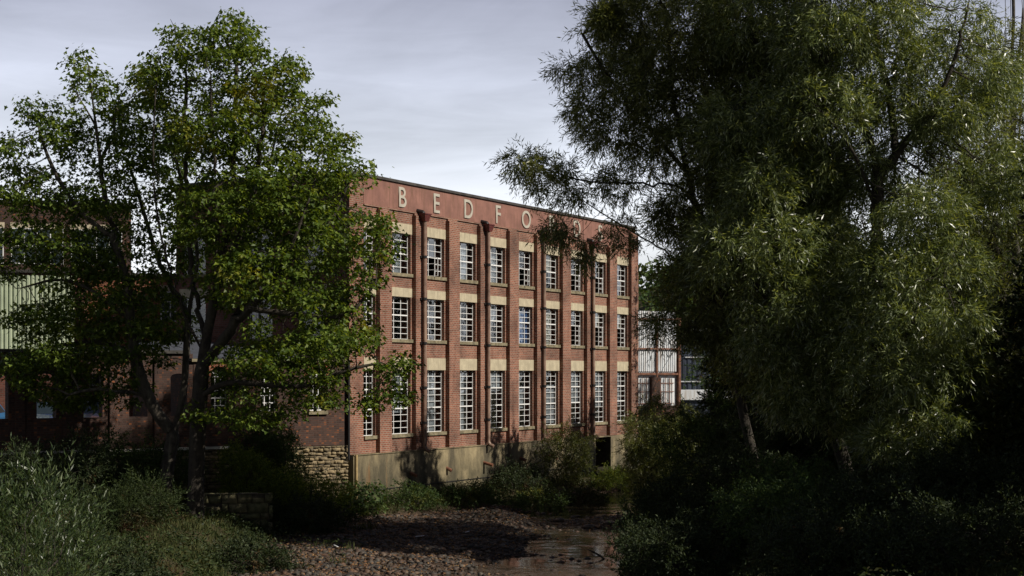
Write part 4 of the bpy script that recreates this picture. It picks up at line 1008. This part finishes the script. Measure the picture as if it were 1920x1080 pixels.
bush('shade_alder', 'alder added to shade the right bank, at its right edge, beside the bramble corner', 'tree', 2130, 42, 7, 8.5, M['dark'], 900, RG, **TT)
bush('shade_alder', 'alder added for its shade behind the willow at the right edge', 'tree', 2090, 55, 7, 10, M['dark'], 900, RG, **TT)
bush('shade_alder', 'unseen alder added to shade the near end of the right bank', 'tree', 2300, 34, 8, 8, M['dark'], 800, RG, **TT)
bush('shade_alder', 'unseen alder added as a shadow caster beyond the right edge of the bank', 'tree', 2470, 36.5, 7, 9, M['dark'], 900, RG, **TT)
bush('shade_alder', 'unseen alder added to shade the near right bank outside the bramble corner', 'tree', 2360, 28.5, 6.5, 11, M['dark'], 900, RG, **TT)
bush('shade_alder', 'unseen large alder added for shade on the rise behind the right bank', 'tree', 2400, 47, 9, 10, M['dark'], 800, RG, **TT)
FG = 'bushes at the foot of the factory'
bush('bush', 'bush growing against the concrete wall left of the dark recess', 'bush', 1062, 74.5, 2.3, 2.7, M['willow2'], 150, FG, **dict(OS, wr=.26, per=3))
bush('bush', 'low dark bush at the middle of the concrete wall foot', 'bush', 975, 70, 2.6, .9, M['dark'], 180, FG)
bush('bush', 'low green weeds along the water edge between the gravel and the concrete wall', 'bush', 990, 66.3, 3.4, .6, M['shrub'], 200, FG)
bush('bush', 'low dark weeds where the river bends below the concrete recess', 'bush', 1075, 69.3, 3.2, .6, M['herb'], 180, FG)
bush('bush', 'small sunlit bush below the dark recess in the concrete wall', 'bush', 1150, 76, 2.2, .9, M['bright'], 110, FG)
bush('elder_bush', 'broad-leaved green bush at the left foot of the concrete wall', 'bush', 672, 60.2, 1.9, 1.15, M['shrub'], 190, FG, kind='maple', llen=(.10, .17), per=10)
bush('bush', 'low green bush below the left end of the concrete wall', 'bush', 770, 62.6, 2.4, .55, M['shrub'], 170, FG)
bush('bush', 'low dim bush below the second rainwater pipe', 'bush', 870, 65.2, 2.6, .55, M['shrub'], 170, FG)
LG = 'bushes on the left bank'
bush('bush', 'pale yellow-green weedy bush in front of the rubble wall', 'bush', 590, 58.6, 2.4, 1.25, M['bright'], 300, LG)
bush('bush', 'pale green climber bush on the rubble wall right of the maple trunk', 'bush', 455, 56, 1.9, 2.4, M['bright'], 240, LG)
bush('bush', 'dark green ivy bush over the rubble wall below the annex windows', 'bush', 525, 59.2, 2.2, 2.9, M['shrub'], 260, LG)
bush('bush', 'yellow-green bush left of the elder below the rubble wall', 'bush', 520, 56.4, 2.0, 1.5, M['bright'], 240, LG)
bush('bush', 'dark bush in front of the yard wall behind the forked maple', 'bush', 255, 53.6, 4.2, 2.4, M['shrub'], 420, LG)
bush('bush', 'dark bush under the yard wall at the left', 'bush', 110, 51, 4.4, 2.1, M['dark'], 380, LG)
bush('bush', 'fern-like green bush left of the forked maple trunk', 'bush', 235, 46, 2.6, 1.3, M['herb'], 260, LG, **dict(OS, llen=(.08, .13), droop=.0))
bush('weed_clump', 'dark clump of nettles on the grass between the corner osier and the trunks', 'bush', 215, 38, 2.0, .55, M['herb'], 120, LG)
bush('weed_clump', 'dark clump of docks at the bottom edge right of the corner osier', 'bush', 250, 33.5, 1.8, .8, M['dark'], 150, LG)
bush('weed_clump', 'low weeds along the edge of the gravel at the bottom left', 'bush', 470, 43.5, 2.4, .8, M['dark'], 170, LG)
bush('bramble_bush', 'brown-green bramble trailing down to the gravel below the ledge', 'bush', 565, 54, 3.2, 1.0, M['dark'], 300, LG)
bush('osier_bush', 'tall pale green osier bush filling the lower left corner', 'bush', 25, 24, 2.0, 3.55, M['sapling'], 420, LG, step=.2, kill=.26, nleaf=16, llen=(.08, .15), wr=.17, droop=-.45, slen=(.35, .7), per=3, spread=.35)
bush('osier_bush', 'smaller osier sprays right behind the tall corner osier', 'bush', 118, 29, 1.2, 2.2, M['sapling'], 240, LG, step=.2, kill=.28, nleaf=16, llen=(.08, .15), wr=.17, droop=-.5, slen=(.35, .8), per=3, spread=.3)

# ------------------------------------------------------------------ ground cover, gravel, litter
def scatter(n, x0, x1, y0, y1, cond):
    x = rng.uniform(x0, x1, n); y = rng.uniform(y0, y1, n); z = gz(x, y)
    s1 = -((x - A2[0]) * N1[0] + (y - A2[1]) * N1[1]); s2 = -((x - A2[0]) * N2[0] + (y - A2[1]) * N2[1])
    ok = (np.minimum(s1, s2) < -.1) & cond(x, y, z)
    return np.stack([x, y, z], 1)[ok]

def cover():
    land = lambda x, y, z: (z > .22) & (rng.uniform(size=len(x)) < sm(-.7, .5, wob(x, y, .8, 3)) + .35)
    pts = np.vstack([scatter(120000, -20, -4.5, 28, 62, land), scatter(140000, 3, 22, 22, 66, land), scatter(26000, -6, 14, 60, 84, land)])
    n = len(pts); d = rng.normal(size=(n, 3)) * [.35, .35, .15] + [0, 0, 1]
    tag(leaf_quads('bank_grass', pts - [0, 0, .02], d, rng.uniform(.10, .30, n) * (1 + .4 * wob(pts[:, 0], pts[:, 1], 1.2, 1)), .09, M['grass']), 'rough olive grass on the river banks', 'grass', kind='stuff')
    hl = lambda x, y, z: (z > .2) & (rng.uniform(size=len(x)) < sm(-.2, .6, wob(x, y, 1.0, 7)) + .12)
    pts = np.vstack([scatter(120000, -20, -5, 28, 62, hl), scatter(220000, 2.5, 22, 22, 68, hl), scatter(60000, -6, 14, 60, 84, hl)])
    n = len(pts); hgt = (.25 + .45 * sm(0, 1, wob(pts[:, 0], pts[:, 1], 1.4, 9))) * rng.uniform(0, 1, n) ** .7
    p = pts + np.stack([rng.normal(size=n) * .06, rng.normal(size=n) * .06, hgt], 1)
    tag(leaf_quads('bank_herbs', p, rng.normal(size=(n, 3)) * [1, 1, .5] + [0, 0, .1], rng.uniform(.06, .13, n), .5, M['herb']), 'nettles and low weeds covering the river banks', 'weeds', kind='stuff')

def gravel():
    ico = np.array([(0, 0, 1), (.89, 0, .45), (.28, .85, .45), (-.72, .53, .45), (-.72, -.53, .45), (.28, -.85, .45), (.72, .53, -.3), (-.28, .85, -.3), (-.89, 0, -.3), (-.28, -.85, -.3), (.72, -.53, -.3)])
    fc = np.array([(0, 1, 2), (0, 2, 3), (0, 3, 4), (0, 4, 5), (0, 5, 1), (1, 6, 2), (2, 6, 7), (2, 7, 3), (3, 7, 8), (3, 8, 4), (4, 8, 9), (4, 9, 5), (5, 9, 10), (5, 10, 1), (1, 10, 6)])
    x = rng.uniform(-8.5, 8, 60000); y = 42 + 24 * rng.uniform(size=60000) ** 1.1
    xl = np.interp(y, YS, XL); xr = np.interp(y, YR, XR); z = gz(x, y)
    ok = (x > xl - .8) & (x < xr + .5) & (z > -.07) & (rng.uniform(size=len(x)) < .25 + sm(-.02, .12, z)); x, y, z = x[ok][:24000], y[ok][:24000], z[ok][:24000]; n = len(x)
    s = .02 + .13 * rng.uniform(size=n) ** 5; ang = rng.uniform(0, 6.28, n)
    v = ico[None] * (1 + rng.normal(size=(n, 11, 1)) * .16) * (s[:, None] * np.stack([np.ones(n), rng.uniform(.6, 1, n), rng.uniform(.3, .6, n)], 1))[:, None]
    ca, sa = np.cos(ang)[:, None], np.sin(ang)[:, None]
    V = np.stack([v[..., 0] * ca - v[..., 1] * sa + x[:, None], v[..., 0] * sa + v[..., 1] * ca + y[:, None], v[..., 2] + z[:, None] + .2 * s[:, None]], -1)
    Fc = (np.arange(n)[:, None, None] * 11 + fc[None]).reshape(-1, 3)
    tag(npmesh('river_gravel', V.reshape(-1, 3), 3, M['cobble'], faces=Fc), 'brown and reddish pebbles of the gravel bar', 'gravel', kind='stuff')
    k = 9000; i = rng.integers(0, n, k)
    p = np.stack([x[i], y[i], z[i] + .05], 1) + rng.normal(size=(k, 3)) * [.2, .2, .01]
    tag(leaf_quads('leaf_litter', p, rng.normal(size=(k, 3)) * [1, 1, .2], rng.uniform(.05, .11, k), .5, island_mat('dead_leaves', [(.10, .05, .02), (.26, .10, .04), (.34, .2, .08), (.08, .05, .03)], bumps=0)), 'fallen brown leaves on the gravel', 'leaf litter', kind='stuff')

def details():
    def at(px, py):      # point of the river bed seen at this pixel
        lo = 40.0
        for Y in np.arange(40, 75, .05):
            q = P(px, py, Y)
            if q.z <= g1(q.x, q.y): return (q.x, q.y, g1(q.x, q.y))
        return (q.x, q.y, 0)
    for (px, py, L, a, lab) in [(630, 1028, .45, 115, 'thin white stick lying on the gravel near the brambles'), (790, 1009, .42, 4, 'flat white strip of litter in the middle of the gravel bar'), (876, 1001, .16, 40, 'small pale scrap of litter beside the dark stone')]:
        q = at(px, py); t = thing('litter_strip', (q[0], q[1], q[2] + .06), R(a), lab, 'litter')
        m = MB(); m.quad([(-L / 2, -.03, 0), (L / 2, -.035, .03), (L / 2, .035, .035), (-L / 2, .03, .0)]); m.quad([(-L / 2, -.03, -.01), (-L / 2, -.03, 0), (L / 2, -.035, .03), (L / 2, -.035, .02)]); m.build('strip', M['paper'], t)
    for j, (px, py, s, lab) in enumerate([(874, 993, .2, 'dark round stone at the far edge of the gravel bar'), (1105, 992, .22, 'flat dark stone on the riffle in the river'), (1050, 978, .17, 'small dark stone upstream of the riffle'), (1143, 985, .19, 'dark stone on the right side of the riffle')]):
        q = at(px, py); m = MB(); r_ = random.Random(j); n, kk = 10, 5; rows = []
        for a in range(kk + 1):
            ph = math.pi * a / kk; rows.append([(s * 1.3 * math.sin(ph) * math.cos(6.283 * b / n) * r_.uniform(.85, 1.1), s * math.sin(ph) * math.sin(6.283 * b / n) * r_.uniform(.85, 1.1), s * .6 * math.cos(ph)) for b in range(n)])
        for a in range(kk):
            for b in range(n): m.quad([rows[a][b], rows[a + 1][b], rows[a + 1][(b + 1) % n], rows[a][(b + 1) % n]])
        o = m.build('river_stone', M['cobble']); o.location = (q[0], q[1], q[2] + s * .25); tag(o, lab, 'stone')
    # dead branches
    for (px, py, L, a, lab) in [(600, 1000, 1.6, 60, 'bare dead branch leaning on the brambles above the gravel'), (858, 985, .9, 40, 'forked driftwood twig at the foot of the verge'), (1150, 1055, .9, 160, 'dark twig sticking out of the water at the right bank')]:
        q = at(px, py); q0 = np.array([q[0], q[1], q[2]]); dr = np.array([math.cos(R(a)), .2, .45])
        g_ = [[tuple(q0), tuple(q0 + dr * L * .5), tuple(q0 + dr * L)]]; at_ = q0 + dr * L * .9 + rng.normal(size=(10, 3)) * .25 * L
        t = thing('dead_branch', tuple(q0), 0, lab, 'branch'); pos, par = skeleton(g_, at_, step=.12, kill=.15, iters=10, wig=.03)
        tree_mesh(t, 'wood', pos - q0, par, .035, .006, M['bark'], 5, 0)
cover(); gravel(); details()

# bare poplar twigs at the upper right
pb = grd(1905, 62)
pt = thing('poplar_tree', pb, 0, 'bare upright poplar stems at the top right corner', 'tree')
gg = [[pb] + GP(62, [(1903, 700), (1900, 400), (1898, 200), (1896, 60), (1894, -40)])] + [GP(62, [(1899 + 3 * i, 330 + 20 * i), (1885 + 11 * i, 120), (1884 + 12 * i, -60)]) for i in range(4)]
pos_, par_ = skeleton(gg, blobs([(1905, 20, 26, 110)], 62, 60, depth=.8), step=.4, kill=.5, iters=20)
tree_mesh(pt, 'trunk', pos_ - np.array(pb), par_, .16, .012, M['bark'], 6)
